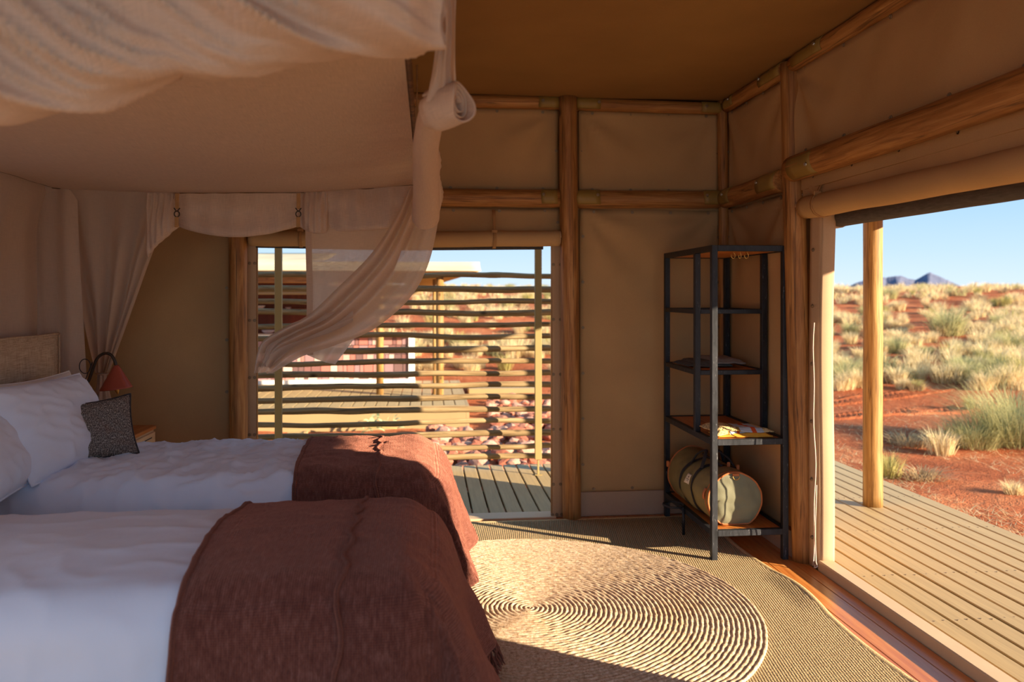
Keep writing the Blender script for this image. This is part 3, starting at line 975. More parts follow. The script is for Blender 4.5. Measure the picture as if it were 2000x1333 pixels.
# red rocks piled between the two decks
rmats = []
for a, b in ((srgb(158,96,74), srgb(192,136,112)), (srgb(138,74,54), srgb(176,110,86)), (srgb(172,124,104), srgb(204,160,138))):
    t = NT('red_rock'); n = t.noise(t.coord('Object'), 9, 5, .65)
    t.set(color=t.ramp(n, [(.3, a), (.7, b)]), rough=.9, spec=.2); t.bump(n, .4, .02); rmats.append(t.m)
RME = []
import bmesh
for s in range(6):
    bm = bmesh.new(); bmesh.ops.create_icosphere(bm, subdivisions=2, radius=1)
    for v in bm.verts:
        q = v.co.copy(); k = 1 + .32*nz(q.x*1.1+s*7, q.y*1.1, q.z*1.1) + .1*nz(q.x*3, q.y*3+s, q.z*3)
        v.co = Vector((q.x*k*1.15, q.y*k*.95, q.z*k*.72))
    me = bpy.data.meshes.new('rock_%d' % s); bm.to_mesh(me); bm.free(); me.materials.append(rmats[s % 3]); RME.append(me)
rn = random.Random(5)
c = 0
while c < 270:
    X = rn.uniform(.05, 2.6); Y = rn.uniform(7.9, 13.8)
    if Y > 11.1 and X < .95: continue
    if at(1000, 577, Y=1) and not (820 < 1000 + F*((X*CS - Y*SN)/(X*SN + Y*CS)) < 1090): continue
    s = rn.uniform(.055, .115)
    z = ground_z(X, Y) + .02 + .10*rn.random()
    o = put(RME[rn.randrange(6)], 'rock', None, (X, Y, z), None, (rn.uniform(-.5,.5), rn.uniform(-.5,.5), rn.uniform(0,6)), (s*1.15, s, s))
    tag(o, 'angular pink red rock in the bed behind the stick screen', 'rock', 'rocks in the bed behind the stick screen')
    c += 1

# ------------------------------------------------------------------ neighbouring pavilion
ZN = -.10
nb = thing('pavilion', (-1.5, 14, ZN), 'neighbouring canvas roofed pavilion with tiled bar seen through the sticks', 'building')
M['fascia'] = plain('pavilion_fascia', srgb(164,138,96), .6, .06, 2)
M['brown_wall'] = plain('dark_brown_panel', srgb(104,54,34), .7, .2, 3, stretch=(4,4,.6))
M['white'] = plain('white_paint', srgb(240,236,228), .5, .03, 3)
M['sail'] = canvas('cream_canvas', srgb(200,186,156), transl=.1)
XE = .55
x = -5.2; j = 0
while x < XE:
    x1 = x + .165
    MB().box((x, 11.6, ZN - .03), (x1 - .016, 15.0, ZN), .003).build('deck_board', M['deck'], nb); x = x1
MB().box((-5.2, 11.52, ZN - .34), (XE, 11.6, ZN + .004), .004).build('deck_fascia', M['fascia'], nb)
MB().box((XE, 11.52, ZN - .34), (XE + .05, 15.0, ZN + .0), .004).build('deck_fascia', M['fascia'], nb)
# ramp slab of the path at the back of that deck
MB().box((.75, 14.6, ZN - .22), (2.0, 15.6, ZN - .12), .01).build('landing', M['fascia'], nb)
# tiled bar front
YW = 14.75; TX0, TX1 = -5.0, at(800, HY, Y=YW).x
MB().box((TX0, YW + .03, ZN), (TX1, YW + .25, .74)).build('bar_wall', plain('mortar', srgb(168,150,140), .9, .1, 10), nb)
tms = [plain('bar_tile', srgb(*c_), .75, .18, 14) for c_ in ((168,120,110), (128,88,84), (190,160,148), (150,118,120), (206,182,168), (112,84,82), (178,110,98))]
tme = []
for mt in tms:
    me = MB().box((-.5,-.5,-.5), (.5,.5,.5)).mesh('tile'); me.materials.append(mt); tme.append(me)
rn = random.Random(11)
for r in range(5):
    z0 = ZN + .03 + r*.165; X = TX1 - .01 - rn.random()*.06
    while X > -3.6:
        w = rn.choice([.07, .1, .13, .17])
        put(rn.choice(tme), 'tile', None, (X - w/2, YW + .02, z0 + .078), nb, (0,0,0), (w - .012, .035 + rn.uniform(0,.015), .15))
        X -= w
MB().box((TX0, YW - .14, .74), (TX1 + .05, YW + .35, .79), .005).build('bar_top', M['white'], nb)
MB().box((TX1 - .02, YW - .04, ZN), (TX1 + .09, YW + .25, .74), .004).build('corner_post', M['white'], nb)
MB().box((TX0, YW - .12, ZN), (TX1 + .1, YW - .02, ZN + .07), .004).build('kerb', M['white'], nb)
# kitchen wall behind, two shelves
YK = 16.4
MB().box((TX0, YK, ZN), (at(640, HY, Y=YK).x, YK + .1, 2.05)).build('kitchen_wall', M['brown_wall'], nb)
shz = [at(600, 604, Y=YK - .2).z, at(600, 652, Y=YK - .2).z]
for z in shz:
    MB().box((TX0, YK - .35, z - .03), (at(625, HY, Y=YK).x, YK, z), .004).build('kitchen_shelf', M['pine_x'], nb)
def bowl(px, zs, r, label, grp=None):
    p = at(px, HY, Y=YK - .18)
    prof = [(.35, 0), (.42, .01), (.8, .25), (1.0, .55), (.95, .55), (.72, .27), (.3, .06)]
    b = MB().grid(lambda u, v: (lambda k: (p.x + r*lerp(prof[int(min(k,5.999))][0], prof[int(min(k,5.999))+1][0], k-int(min(k,5.999)))*math.cos(u*6.2832), p.y + r*lerp(prof[int(min(k,5.999))][0], prof[int(min(k,5.999))+1][0], k-int(min(k,5.999)))*math.sin(u*6.2832), zs + r*lerp(prof[int(min(k,5.999))][1], prof[int(min(k,5.999))+1][1], k-int(min(k,5.999)))))(v*6), 20, 18, closeu=True)
    b.build('bowl', M['white'], None, label, 'bowl')
bowl(506, shz[0], .12, 'white bowl on the upper pavilion shelf beside the canvas jamb')
bowl(524, shz[1], .13, 'white bowl on the lower pavilion shelf')
bowl(563, shz[0], .06, 'small white cup on the upper pavilion shelf')
# roof: flat fly with a lit edge, tan soffit that folds up to a point at the right end
XT = at(938, HY, Y=12.4).x
zr = at(900, 522, Y=12.2).z
def soffit(u, v):
    X = lerp(-5.5, XT, u); Y = lerp(12.2, 17.0, v)
    d = sstep(.0, .25, v)
    return (X - .25*v*(u), Y, zr - .05 + .10*math.sin(v*3.1)*(1-u*.6) - .24*sstep(.15,.75,v)*sstep(1.0,.6,u)*0)
MB().grid(soffit, 20, 10).build('roof_canvas', M['sail'], nb, solid=.01)
MB().grid(lambda u, v: (lerp(-5.5, XT, u), 12.2 + .10*math.sin(v*3.1) + .35*v, zr - .06 + .15*v + .012*nz(u*9, 1)), 40, 6).build('roof_edge', M['sail'], nb, solid=.008)
# side gusset hanging from the roof end
def gus(u, v):
    X = lerp(XT - 1.15, XT, u); dz = -.34*v*(1-u)
    return (X, 12.25 + 1.1*v, zr - .05 + dz)
MB().grid(gus, 12, 8).build('roof_gusset', canvas('tan_soffit', srgb(214,172,104), transl=.3), nb, solid=.006)
MB().box((-5.5, 12.6, zr - .24), (XT - 1.15, 12.7, zr - .06), .01).build('roof_beam', M['pole_x'], nb)
MB().box((-5.5, 12.9, zr - .42), (XT - .9, 13.0, zr - .30), .01).build('roof_beam', M['fascia'], nb)
for px, Y, r, zb_ in ((859, 12.5, .06, -.5), (848, 12.9, .025, ZN), (742, 13.0, .06, ZN)):
    X = at(px, HY, Y=Y).x
    MB().tube([(X, Y, zb_), (X, Y, zr - .06)], r, 14).build('post', M['out_pole'], nb)
# upper sail of the pavilion
def sail(u, v):
    a = at(lerp(430, 640, u), lerp(486, 507 + 5*math.sin(u*3.1), v), Y=14.0)
    return (a.x, 14.0 + .9*v*0 + 1.5*(1-v), a.z)
MB().grid(sail, 14, 5).build('upper_sail', M['sail'], nb, solid=.01)
# garden steps in front of the pavilion
for px0, px1, py, Zs, nm in ((430, 562, 800, -.22, 'broad pale timber step below the pavilion deck, upper one'), (420, 640, 826, -.34, 'broad pale timber step below the pavilion deck, middle one'), (420, 590, 850, -.44, 'broad pale timber step below the pavilion deck, lowest one')):
    a, b = at(px0, py, Z=Zs), at(px1, py, Z=Zs)
    st = thing('garden_step', (lerp(a.x,b.x,.5), a.y, Zs), nm, 'step')
    for q in range(5): MB().box((a.x, a.y + q*.15, Zs - .06), (b.x, a.y + q*.15 + .14, Zs), .004).build('board', M['deck'], st)
    MB().box((b.x, a.y, Zs - .1), (b.x + .05, a.y + .75, Zs + .02), .004).build('edge_board', M['fascia'], st)
# leafy plant by the steps
p = at(735, 852, Z=-.42)
lp = thing('leafy_plant', (p.x, p.y, ground_z(p.x, p.y)), 'pale leafy seedling on the sand behind the far bed', 'plant')
rn = random.Random(2)
lme = MB().grid(lambda u, v: ((u-.5)*.05*math.sin(v*3.1), v*.13, .03*math.sin(v*2.6)), 3, 5).mesh('leaf'); lme.materials.append(grassmat('pale_leaf', srgb(176,186,120), srgb(220,224,176)))
for i in range(34):
    put(lme, 'leaf', None, (p.x + rn.uniform(-.28,.28), p.y + rn.uniform(-.15,.15), ground_z(p.x, p.y) + rn.uniform(.06,.22)), lp, (rn.uniform(0,1.0), rn.uniform(-.4,.4), rn.uniform(0,6.28)))
MB().tube([(p.x-.25,p.y,ground_z(p.x,p.y)-.02),(p.x-.1,p.y,ground_z(p.x,p.y)+.12),(p.x+.1,p.y,ground_z(p.x,p.y)+.12),(p.x+.28,p.y,ground_z(p.x,p.y)+.1)], .006, 6).build('stem', GM[3], lp)
# ------------------------------------------------------------------ rugs
ZR = .010
def rug_edge(y): return 1.86 + .016*math.sin(y*5.1 + .6) + .012*math.sin(y*2.3)
def lift(X, Y): return .018*sstep(.14, 0, rug_edge(Y) - X)*max(0, math.sin(Y*5.1 + .9))
sr = thing('sisal_rug', (0, 2.8, 0), 'coarse tan woven sisal rug covering most of the floor', 'rug')
def sis(u, v):
    Y = lerp(.4, 5.22, v); X = lerp(-2.1, rug_edge(Y), u)
    return (X, Y, ZR + lift(X, Y) + .0015*nz(X*9, Y*9))
MB().grid(sis, 200, 180).build('weave', M['sisal'], sr, solid=.006)
def bind(u, v):
    Y = lerp(.4, 5.22, v); X = rug_edge(Y) - .028 + .036*u
    return (X, Y, ZR + lift(X, Y) + .004*math.sin(u*3.14) - .008*max(0, u-.8)*5 + .002)
MB().grid(bind, 6, 260).build('binding', M['sisal_edge'], sr)
MB().grid(lambda u, v: (lerp(-2.1, 1.86, u), 5.19 + .036*v, ZR + .004*math.sin(v*3.14) + .002), 200, 6).build('binding', M['sisal_edge'], sr)

RC = (.483, 3.735); RR = 1.075; NR = 47
def round_rug():
    na, nr = 420, NR*6
    vs_, fs = [(RC[0], RC[1], ZR + .016)], []
    for j in range(1, nr+1):
        rr = RR*j/nr
        ph = j/6.0
        prof = abs(math.sin(math.pi*ph))**.7
        for i in range(na):
            a = 2*math.pi*i/na
            spir = ph + a/6.2832
            prof = abs(math.sin(math.pi*spir))**.7
            tw = nz(math.cos(a)*rr*26, math.sin(a)*rr*26, int(spir)*3.1)
            br = .5 + .5*math.sin(a*rr/.0125 + int(spir)*1.7)
            h = ZR + .006 + .0075*prof*(.72 + .28*br) + .0035*tw*prof
            if j == nr: h = ZR - .001
            w = 1 + .006*nz(math.cos(a)*1.4, math.sin(a)*1.4, rr*2) + .003*nz(math.cos(a)*9, math.sin(a)*9, 2)*(rr/RR)
            vs_.append((RC[0] + rr*w*math.cos(a), RC[1] + rr*w*math.sin(a), h))
    for i in range(na): fs.append((0, 1+i, 1+(i+1) % na))
    for j in range(nr-1):
        for i in range(na):
            i2 = (i+1) % na
            fs.append((1+j*na+i, 1+(j+1)*na+i, 1+(j+1)*na+i2, 1+j*na+i2))
    m = MB(); m.add(vs_, fs, True)
    m.build('round_rug', M['jute'], None, 'round coiled jute rug lying on the sisal rug', 'rug')
round_rug()

# ------------------------------------------------------------------ beds
def drape1(s, lo, hi, r):
    a = r*math.pi/2
    def end(d):
        if d < a: th = d/r; return r*math.sin(th), r*(1-math.cos(th))
        return r, r + d - a
    if s > hi - r:
        p, dr = end(s - (hi - r)); return hi - r + p, dr, 1
    if s < lo + r:
        p, dr = end(lo + r - s); return lo + r - p, dr, -1
    return s, 0.0, 0

class Bed:
    def __init__(b, y0, y1, xf, flare, seed, puff=.035):
        b.y0, b.y1, b.xf, b.fl, b.seed, b.puff = y0, y1, xf, flare, seed, puff
        b.x0 = -2.0; b.z = .70; b.r = .115
    def wr(b, X, Y):
        s = b.seed
        w = .010*nz(X*2.0 + s, Y*2.6, s) + .009*nz(X*5+Y*3.5, Y*4 - X*2 + s, 3)
        rg = 1 - abs(nz(X*4.6 + Y*2.2 + s*3, Y*5.2 - X*1.0, 7)); w += .016*(rg**5) - .006
        rg = 1 - abs(nz(X*9.0 - Y*5.0, Y*9.5 + X*3.0 + s, 9)); w += (.016 if s < 3 else .006)*(rg**5)
        rg = 1 - abs(nz(X*17.0 + Y*9.0, Y*15 - X*4.0 + s, 4)); w += (.008 if s < 3 else .002)*(rg**4)
        return w
    def pt(b, sx, sy, off=0.0, wrk=1.0, hem=None):
        x, dx, ex = drape1(sx, b.x0 - .3, b.xf, b.r + .03)
        y, dy, ey = drape1(sy, b.y0, b.y1, b.r)
        rr = .13
        for sgn, hy in ((1, b.y1), (-1, b.y0)):
            ax = x - (b.xf - rr); ay = (y - hy)*sgn + rr
            if ax > 0 and ay > 0:
                m = max(ax, ay); l = math.hypot(ax, ay)
                if l > 1e-6: x = b.xf - rr + ax*m/l; y = hy + sgn*(ay*m/l - rr)
        drop = (dx**3 + dy**3)**(1/3)
        z = b.z - drop
        t = (y - (b.y0+b.y1)/2)/((b.y1-b.y0)/2)
        z += b.puff*max(0, 1 - t*t)*(1 - sstep(0, .2, drop))
        fx = max(0, dx - .05); fy = max(0, dy - .05)
        wav = 1 + .35*math.sin(sy*9 + b.seed) * sstep(.1, .45, dx)
        x += b.fl*fx*wav*(1 if ex > 0 else 0) + off*(ex if dx > .05 else 0)
        wv = .05*fy*(1 + .9*math.sin(sx*11 + b.seed*2))
        y += ey*(wv + (off if dy > .05 else 0))
        top = 1 - sstep(.03, .16, drop)
        w = b.wr(sx, sy)*wrk
        z += (w + off)*top
        if dx > .05: x += ex*w*.8*(1-top)
        if dy > .05: y += ey*w*.8*(1-top)
        return Vector((x, y, z))

M['bedbase'] = plain('bed_base_fabric', srgb(150,122,96), .9, .1, 40, .3, 200)
beds = []
for (y0, y1, xf, fl, seed, lab, l2, l3) in (
    (3.50, 4.46, .07, .30, 2.0, 'single bed farther from viewer, beside the lamp and nightstand', 'rumpled white duvet on the farther bed', 'rust brown wool throw on the farther bed, partly sunlit'),
    (2.16, 3.12, .045, .34, 5.0, 'single bed closest to the viewer', 'smooth white duvet on the closest bed', 'rust brown wool throw over the foot of the closest bed')):
    bd = Bed(y0, y1, xf, fl, seed); beds.append(bd)
    t0 = thing('single_bed', (-.95, (y0+y1)/2, 0), lab, 'bed')
    MB().box((-1.98, y0 + .06, .12), (xf - .08, y1 - .06, .40), .03).build('base', M['bedbase'], t0)
    MB().box((-1.98, y0 + .05, .40), (xf - .07, y1 - .05, .655), .05).build('mattress', M['cotton'], t0)
    for X in (-1.85, xf - .2):
        for Y in (y0 + .15, y1 - .15):
            MB().tube([(X, Y, ZR), (X, Y, .12)], [.022, .03], 10).build('leg', M['pole_z'], t0)
    far = y0 > 3
    HS, HF = .26, .30       # how far the duvet hangs
    step = .014
    sx0, sx1 = -1.95, xf + HF
    sy0, sy1 = y0 - HS, y1 + HS
    nu, nv = int((sx1-sx0)/step), int((sy1-sy0)/step)
    MB().grid(lambda u, v: bd.pt(lerp(sx0, sx1, u), lerp(sy0, sy1, v), 0, 1.0 if far else .42), nu, nv, su=sx1-sx0, sv=sy1-sy0).build('duvet', M['cotton'], None, l2, 'duvet')
    # knitted throw
    th = thing('wool_throw', (-.2, (y0+y1)/2, .7), l3, 'throw')
    tx0 = -.60 if far else -.67; tx1 = xf + (.40 if far else .46); hs = .34 if far else .46
    ty0, ty1 = y0 - hs, y1 + (.20 if far else .30)
    if not far: ty1 = y1 + .26
    def thr(sx, sy, o=.016):
        sx2 = sx + (-.05*(sy - (y0+y1)/2)*(tx1-sx)/(tx1-tx0) if far else 0) + (.012*math.sin(sy*7 + seed) if sx < -.6 else 0)
        f = .006*nz(sx*6, sy*6, seed) + (.02*max(0, nz(sx*7+1.5, sy*2.0, seed+4)) if far and sx < -.2 else 0)
        return bd.pt(sx2, sy, o + f, .45)
    nu, nv = int((tx1-tx0)/.012), int((ty1-ty0)/.012)
    MB().grid(lambda u, v: thr(lerp(tx0, tx1, u), lerp(ty0, ty1, v)), nu, nv, su=tx1-tx0, sv=ty1-ty0).build('knit', M['throw'], th, solid=.012)
    ss = [thr(-.235 + .010*math.sin(k*.35) + .003*nz(k*.12, seed), lerp(y0 - .3, y1 - .03, k/120), .024) for k in range(121)]
    MB().tube(ss, .0075, 6, jitter=.15).build('seam', M['throw'], th)
    es = [thr(tx0 + .006, lerp(ty0, ty1, k/140), .02) for k in range(141)]
    MB().tube(es, .009, 6, jitter=.3).build('edge_roll', M['throw'], th)
    # fringe at the foot end
    fr = MB(); rn = random.Random(int(seed))
    for k in range(0 if far else 90):
        sy = lerp(y0 - .1, ty1, k/(69 if far else 89))
        p0 = thr(tx1, sy, .016); q = Vector(p0)
        pts = [q]
        for j in range(5):
            q = q + Vector((rn.uniform(-.002,.012), rn.uniform(-.008,.008), -.016)); q.z = max(q.z, .03); pts.append(q.copy())
        fr.tube(pts, [.004,.005,.004,.005,.004,.002], 5)
    if not far: fr.build('fringe', M['throw'], th, kind='stuff')
    if not far:     # knotted tassel at the corner that rests on the rug
        tp = thr(tx1, y1 + .16, .016) + Vector((.03, .0, 0)); tp.z = max(.12, tp.z - .05)
        ts = MB()
        for k in range(60):
            a = rn.uniform(0, 6.28); q = tp.copy(); pts = [q.copy()]
            vx, vy = math.cos(a)*.012, math.sin(a)*.012
            for j in range(6):
                q = q + Vector((vx + rn.uniform(-.01,.01), vy + rn.uniform(-.01,.01), -.014)); q.z = max(.03, q.z); pts.append(q.copy())
            ts.tube(pts, [.006,.006,.006,.0055,.005,.005,.003], 5)
        ts.build('tassel', M['throw'], th, kind='stuff')

# headboard with a linen slip cover
def headlinen():
    t = NT('headboard_linen')
    a = t.noise(t.coord('Object', (1,1,.05)), 260, 3); b = t.noise(t.coord('Object', (1,.05,1)), 260, 3)
    w = t.mix(.5, a, b)
    t.set(color=t.ramp(w, [(.35, srgb(158,132,106)), (.65, srgb(214,190,162))]), rough=.95, spec=.1); t.bump(w, .4, .003)
    return t.m
M['headlinen'] = headlinen()
hb = thing('headboard', (-2.07, 3.3, 0), 'wide upright headboard in coarse beige linen cover', 'headboard')
HY1, HZ = 4.68, 1.283
def hbf(u, v):
    Y = lerp(1.9, HY1, u); z = lerp(.02, HZ + .012*nz(u*8, 1)*v, v)
    e = min(1-u, 1-v); 
    return Vector((-2.02 - .03*(1-sstep(0,.05,e)) + .006*nz(Y*3, z*3), Y, z))
MB().grid(hbf, 90, 50).build('front', M['headlinen'], hb)
MB().box((-2.14, 1.9, .02), (-2.045, HY1 - .004, HZ - .006), .01).build('body', M['headlinen'], hb)
MB().tube([hbf(u/60, 1) + Vector((.004,0,.002)) for u in range(61)], .007, 6, jitter=.5).build('seam', M['headlinen'], hb)
MB().tube([hbf(1, v/40) + Vector((.004,.002,0)) for v in range(41)], .007, 6, jitter=.5).build('seam', M['headlinen'], hb)

# pillows and cushion
def pillow(name, c, R, U, w, h, t, mat, label, cat, seed, pipe=None, back=None, pinch=.07, flop=0.0):
    c, R, U = Vector(c), Vector(R).normalized(), Vector(U)
    U = (U - R*U.dot(R)).normalized(); N = R.cross(U)
    t0 = thing(name, c - Vector((0,0,h*.45)), label, cat)
    def edge(u, v): 
        x = w/2*u*(1 - pinch*(1-v*v)); y = h/2*v*(1 - pinch*(1-u*u))
        y += flop*(u*u)*(1 if v > 0 else 0)*v
        return x, y
    def f(sd):
        def g(uu, vv):
            u, v = 2*uu-1, 2*vv-1
            x, y = edge(u, v)
            th = t/2*((1-abs(u)**2.6)**.55)*((1-abs(v)**2.6)**.55)
            th *= 1 + .10*nz(u*2+seed, v*2, seed)
            rg = 1 - abs(nz(u*3.2+seed*2, v*3.2+u, seed+2)); 
            e = min(1-abs(u), 1-abs(v))
            wr = (.010*rg**4 + .003*nz(u*7+seed, v*7, 1)) * sstep(0,.15,e)
            if e < .45: wr += .003*math.sin((u if abs(v) > abs(u) else v)*17 + seed)*sstep(0,.08,e)*(1-sstep(.1,.45,e))
            return c + R*x + U*y + N*sd*(th + wr)
        return g
    MB().grid(f(1), 60, 46, su=w, sv=h).build('front', M[mat] if isinstance(mat, str) else mat, t0)
    MB().grid(f(-1), 40, 30, su=w, sv=h, flip=True).build('back', M[back or mat], t0)
    if pipe:
        pts = []
        for k in range(160):
            q = k/160*4; s = int(q); f_ = 2*(q-s)-1
            u, v = ((f_, -1), (1, f_), (-f_, 1), (-1, -f_))[s]
            x, y = edge(u, v); pts.append(c + R*x + U*y + N*.0015*math.sin(k*1.3))
        MB().tube(pts, pipe[1], 7, closed=True, jitter=pipe[2]).build('piping', M[pipe[0]], t0)
    return t0
for c_, R0, sd_ in (((-1.73, 2.60, .90), (.06,1,0), 9.1), ((-1.86, 2.66, .92), (-.04,1,0), 11.3)):
    pillow('pillow', c_, R0, (-.50,0,.86), .70, .46, .2, 'cotton', 'white pillow at the head of the closest bed', 'pillow', sd_, ('cotton', .005, 0))['group'] = 'pillows on the closest bed'
def tweed():
    t = NT('charcoal_tweed'); n = t.noise(t.coord('UV', (1, .5, 1)), 240, 3, .7); b = t.noise(t.coord('UV'), 6, 2)
    col = t.ramp(n, [(.32, srgb(52,44,42)), (.5, srgb(112,100,92)), (.68, srgb(196,184,170))])
    t.set(color=t.mix(t.ramp(b, [(.5,0.0),(.7,.25)]), col, srgb(120,78,66)), rough=.95, spec=.1); t.bump(n, .5, .004)
    return t.m
M['tweed'] = tweed()
M['dark_edge'] = plain('dark_stitching', srgb(58,50,50), .9, .2, 60, .4, 200)
pillow('pillow', (-1.69, 3.86, .905), (.16,.98,0), (-.50,0,.86), .70, .46, .22, 'cotton', 'big white piped pillow right behind the grey cushion', 'pillow', 1.3, ('cotton', .005, 0))
pillow('pillow', (-1.84, 4.10, .90), (.05,1,0), (-.34,0,.94), .70, .42, .18, 'cotton_warm', 'cream pillow propped on headboard, one corner showing above the white pillow', 'pillow', 3.1, ('cotton_warm', .004, 0))
pillow('pillow', (-1.80, 3.52, .865), (-.05,1,0), (-.62,0,.78), .66, .44, .2, 'cotton', 'white pillow at the frame edge left of the big piped pillow', 'pillow', 5.7, ('cotton', .005, 0))
pillow('cushion', (-1.535, 3.93, .868), (.93,.38,.12), (-.10,.30,.95), .30, .29, .15, 'tweed', 'small grey tweed cushion leaning on the white pillow', 'cushion', 7.7, ('dark_edge', .0055, .5), 'cotton_warm', pinch=.09)
# ------------------------------------------------------------------ nightstand and lamp
M['birch_x'] = wood('pale_birch', 1, srgb(236,206,166), srgb(222,184,140), srgb(200,156,110), rough=.5, g=.7, knots=False, crack=False)
M['birch_top'] = wood('orange_top', 1, srgb(222,150,82), srgb(204,126,60), srgb(176,98,42), rough=.45, g=.7, knots=False, crack=False)
ns = thing('nightstand', (-1.84, 4.83, 0), 'pale timber nightstand beyond the farther bed', 'nightstand')
NX, NZ = -1.635, .713
MB().box((-2.0, 4.62, .08), (NX - .012, 5.02, NZ - .022), .004).build('body', M['birch_x'], ns)
MB().box((-2.005, 4.61, NZ - .022), (NX, 5.03, NZ), .003).build('top', M['birch_top'], ns)
dr = MB().box((NX - .012, 4.63, .42), (NX, 5.01, NZ - .036), .003).build('drawer', M['birch_x'], ns)
MB().box((NX - .001, 4.72, NZ - .066), (NX + .001, 4.95, NZ - .060)).build('finger_slot', M['dark_edge'], dr)
MB().box((NX - .012, 4.63, .09), (NX, 5.01, .41), .003).build('door', M['birch_x'], ns)
for X in (-1.97, NX - .05):
    for Y in (4.65, 4.99): MB().tube([(X, Y, .013), (X, Y, .08)], .015, 8).build('leg', M['birch_x'], ns)

M['shade'] = plain('terracotta_enamel', srgb(168,78,56), .45, .04, 4, .05, 60)
M['bronze'] = plain('dark_bronze_tube', srgb(74,58,46), .4, .1, 10, metal=.5)
LX, LY = -1.765, 4.75
sc_ = at(227, 740, Y=LY)
LX = sc_.x
lamp = thing('table_lamp', (LX - .15, LY, NZ), 'terracotta cone lamp with bent bronze arm on nightstand', 'lamp')
ztop, zbot = at(227, 714, Y=LY).z, at(227, 760, Y=LY).z
R_ = .5*(at(259, 758, Y=LY).x - at(197, 758, Y=LY).x)
tilt = .10
def shade(u, v):
    r = lerp(.012, R_, v); a = u*6.2832
    x, z = r*math.cos(a), lerp(ztop, zbot, v) - ztop
    return (LX + x*math.cos(tilt) + z*math.sin(tilt)*0, LY + r*math.sin(a), ztop + z + x*math.sin(tilt))
MB().grid(shade, 40, 14, closeu=True).build('shade', M['shade'], lamp, solid=.003)
arm = [at(px, py, Y=LY) for px, py in ((168, 760), (174, 742), (181, 722), (187, 706), (194, 696), (204, 691), (214, 692), (221, 699), (225, 708), (227, 716))]
arm = [Vector((arm[0].x - .015, LY, NZ + .01))] + arm
def smooth(pts, n=6):
    out = []
    for i in range(len(pts)-1):
        p0, p1, p2, p3 = pts[max(i-1,0)], pts[i], pts[i+1], pts[min(i+2, len(pts)-1)]
        for k in range(n):
            t = k/n
            out.append(.5*((2*p1) + (p2-p0)*t + (2*p0-5*p1+4*p2-p3)*t*t + (-p0+3*p1-3*p2+p3)*t**3))
    return out + [pts[-1]]
MB().tube(smooth(arm), .0085, 10).build('arm', M['bronze'], lamp)
b0 = arm[0]
MB().tube([(b0.x, LY, NZ), (b0.x, LY, NZ + .018), (b0.x, LY, NZ + .022)], [.075, .075, .06], 28).build('base', M['bronze'], lamp)
MB().tube([(LX, LY, zbot + .06), (LX + .002, LY, zbot + .0), (LX + .008, LY, zbot - .03)], [.018, .016, .004], 12).build('bulb_holder', M['brass'], lamp)
# thin lamp cable curled behind the pillow
cb = [at(166 + 11*math.cos(a), 716 + 14*math.sin(a), Y=4.66) for a in [i*.3 for i in range(22)]]
MB().tube(smooth([Vector((-2.0, 4.66, .75))] + cb), .0025, 5).build('cable', M['dark_edge'], lamp)

# ------------------------------------------------------------------ bed canopy
YF = 4.63; YNC = 1.92; XC0, XC1 = -2.06, -.06
can = thing('bed_canopy', (-1.05, 3.3, 0), 'pale linen canopy hung over both beds with tied-up sides', 'canopy')
fe = [(-60, 340), (60, 363), (150, 371), (340, 377), (580, 376), (720, 368), (806, 361)]
def zfar(X):
    pts = [(at(px, py, Y=YF).x, at(px, py, Y=YF).z) for px, py in fe]
    if X <= pts[0][0]: return pts[0][1]
    for (a, za), (b, zb__) in zip(pts, pts[1:]):
        if a <= X <= b: return lerp(za, zb__, sstep(0,1,(X-a)/(b-a))*.4 + .6*(X-a)/(b-a))
    return pts[-1][1]
def topf(u, v):
    X = lerp(XC0, XC1, u); Y = lerp(YNC, YF, v)
    z = lerp(2.125, zfar(X), sstep(.0, 1, v))
    z -= .05*math.sin(math.pi*u)*math.sin(math.pi*v)
    z += .010*nz(X*1.8, Y*3, 3) + .004*nz(X*3 , Y*14, 5)*sstep(.75,1,u) + .006*nz(X*5-Y*2, Y*11, 6)*sstep(.85,1,v)*.6
    # roll of the fabric over the far edge rod
    z += .0
    return (X, Y, z)
MB().grid(topf, 110, 120, su=2, sv=2.7, flip=True).build('roof_cloth', M['linen'], can)
M['rod'] = wood('canopy_rod', 0, srgb(150,110,70), srgb(110,76,46), srgb(70,46,28), knots=False)
MB().tube([Vector(topf(u/40, 1)) + Vector((0, .006, .004)) for u in range(41)], .008, 8).build('frame_rod', M['rod'], can)
MB().tube([Vector(topf(1, v/30)) + Vector((.008, 0, .012)) for v in range(31)], .010, 8).build('frame_rod', M['rod'], can)
MB().tube([Vector(topf(0, v/30)) + Vector((-.006, 0, .01)) for v in range(31)], .010, 8).build('frame_rod', M['rod'], can)
MB().tube([Vector(topf(u/40, 0)) + Vector((0, -.006, .01)) for u in range(41)], .010, 8).build('frame_rod', M['rod'], can)
for X, Y in ((XC0, YNC), (XC0, YF), (XC1, YNC), (XC1, YF)):
    MB().tube([(X, Y, 2.14), (X, Y, ZC)], .005, 6).build('cord', M['webbing'], can)

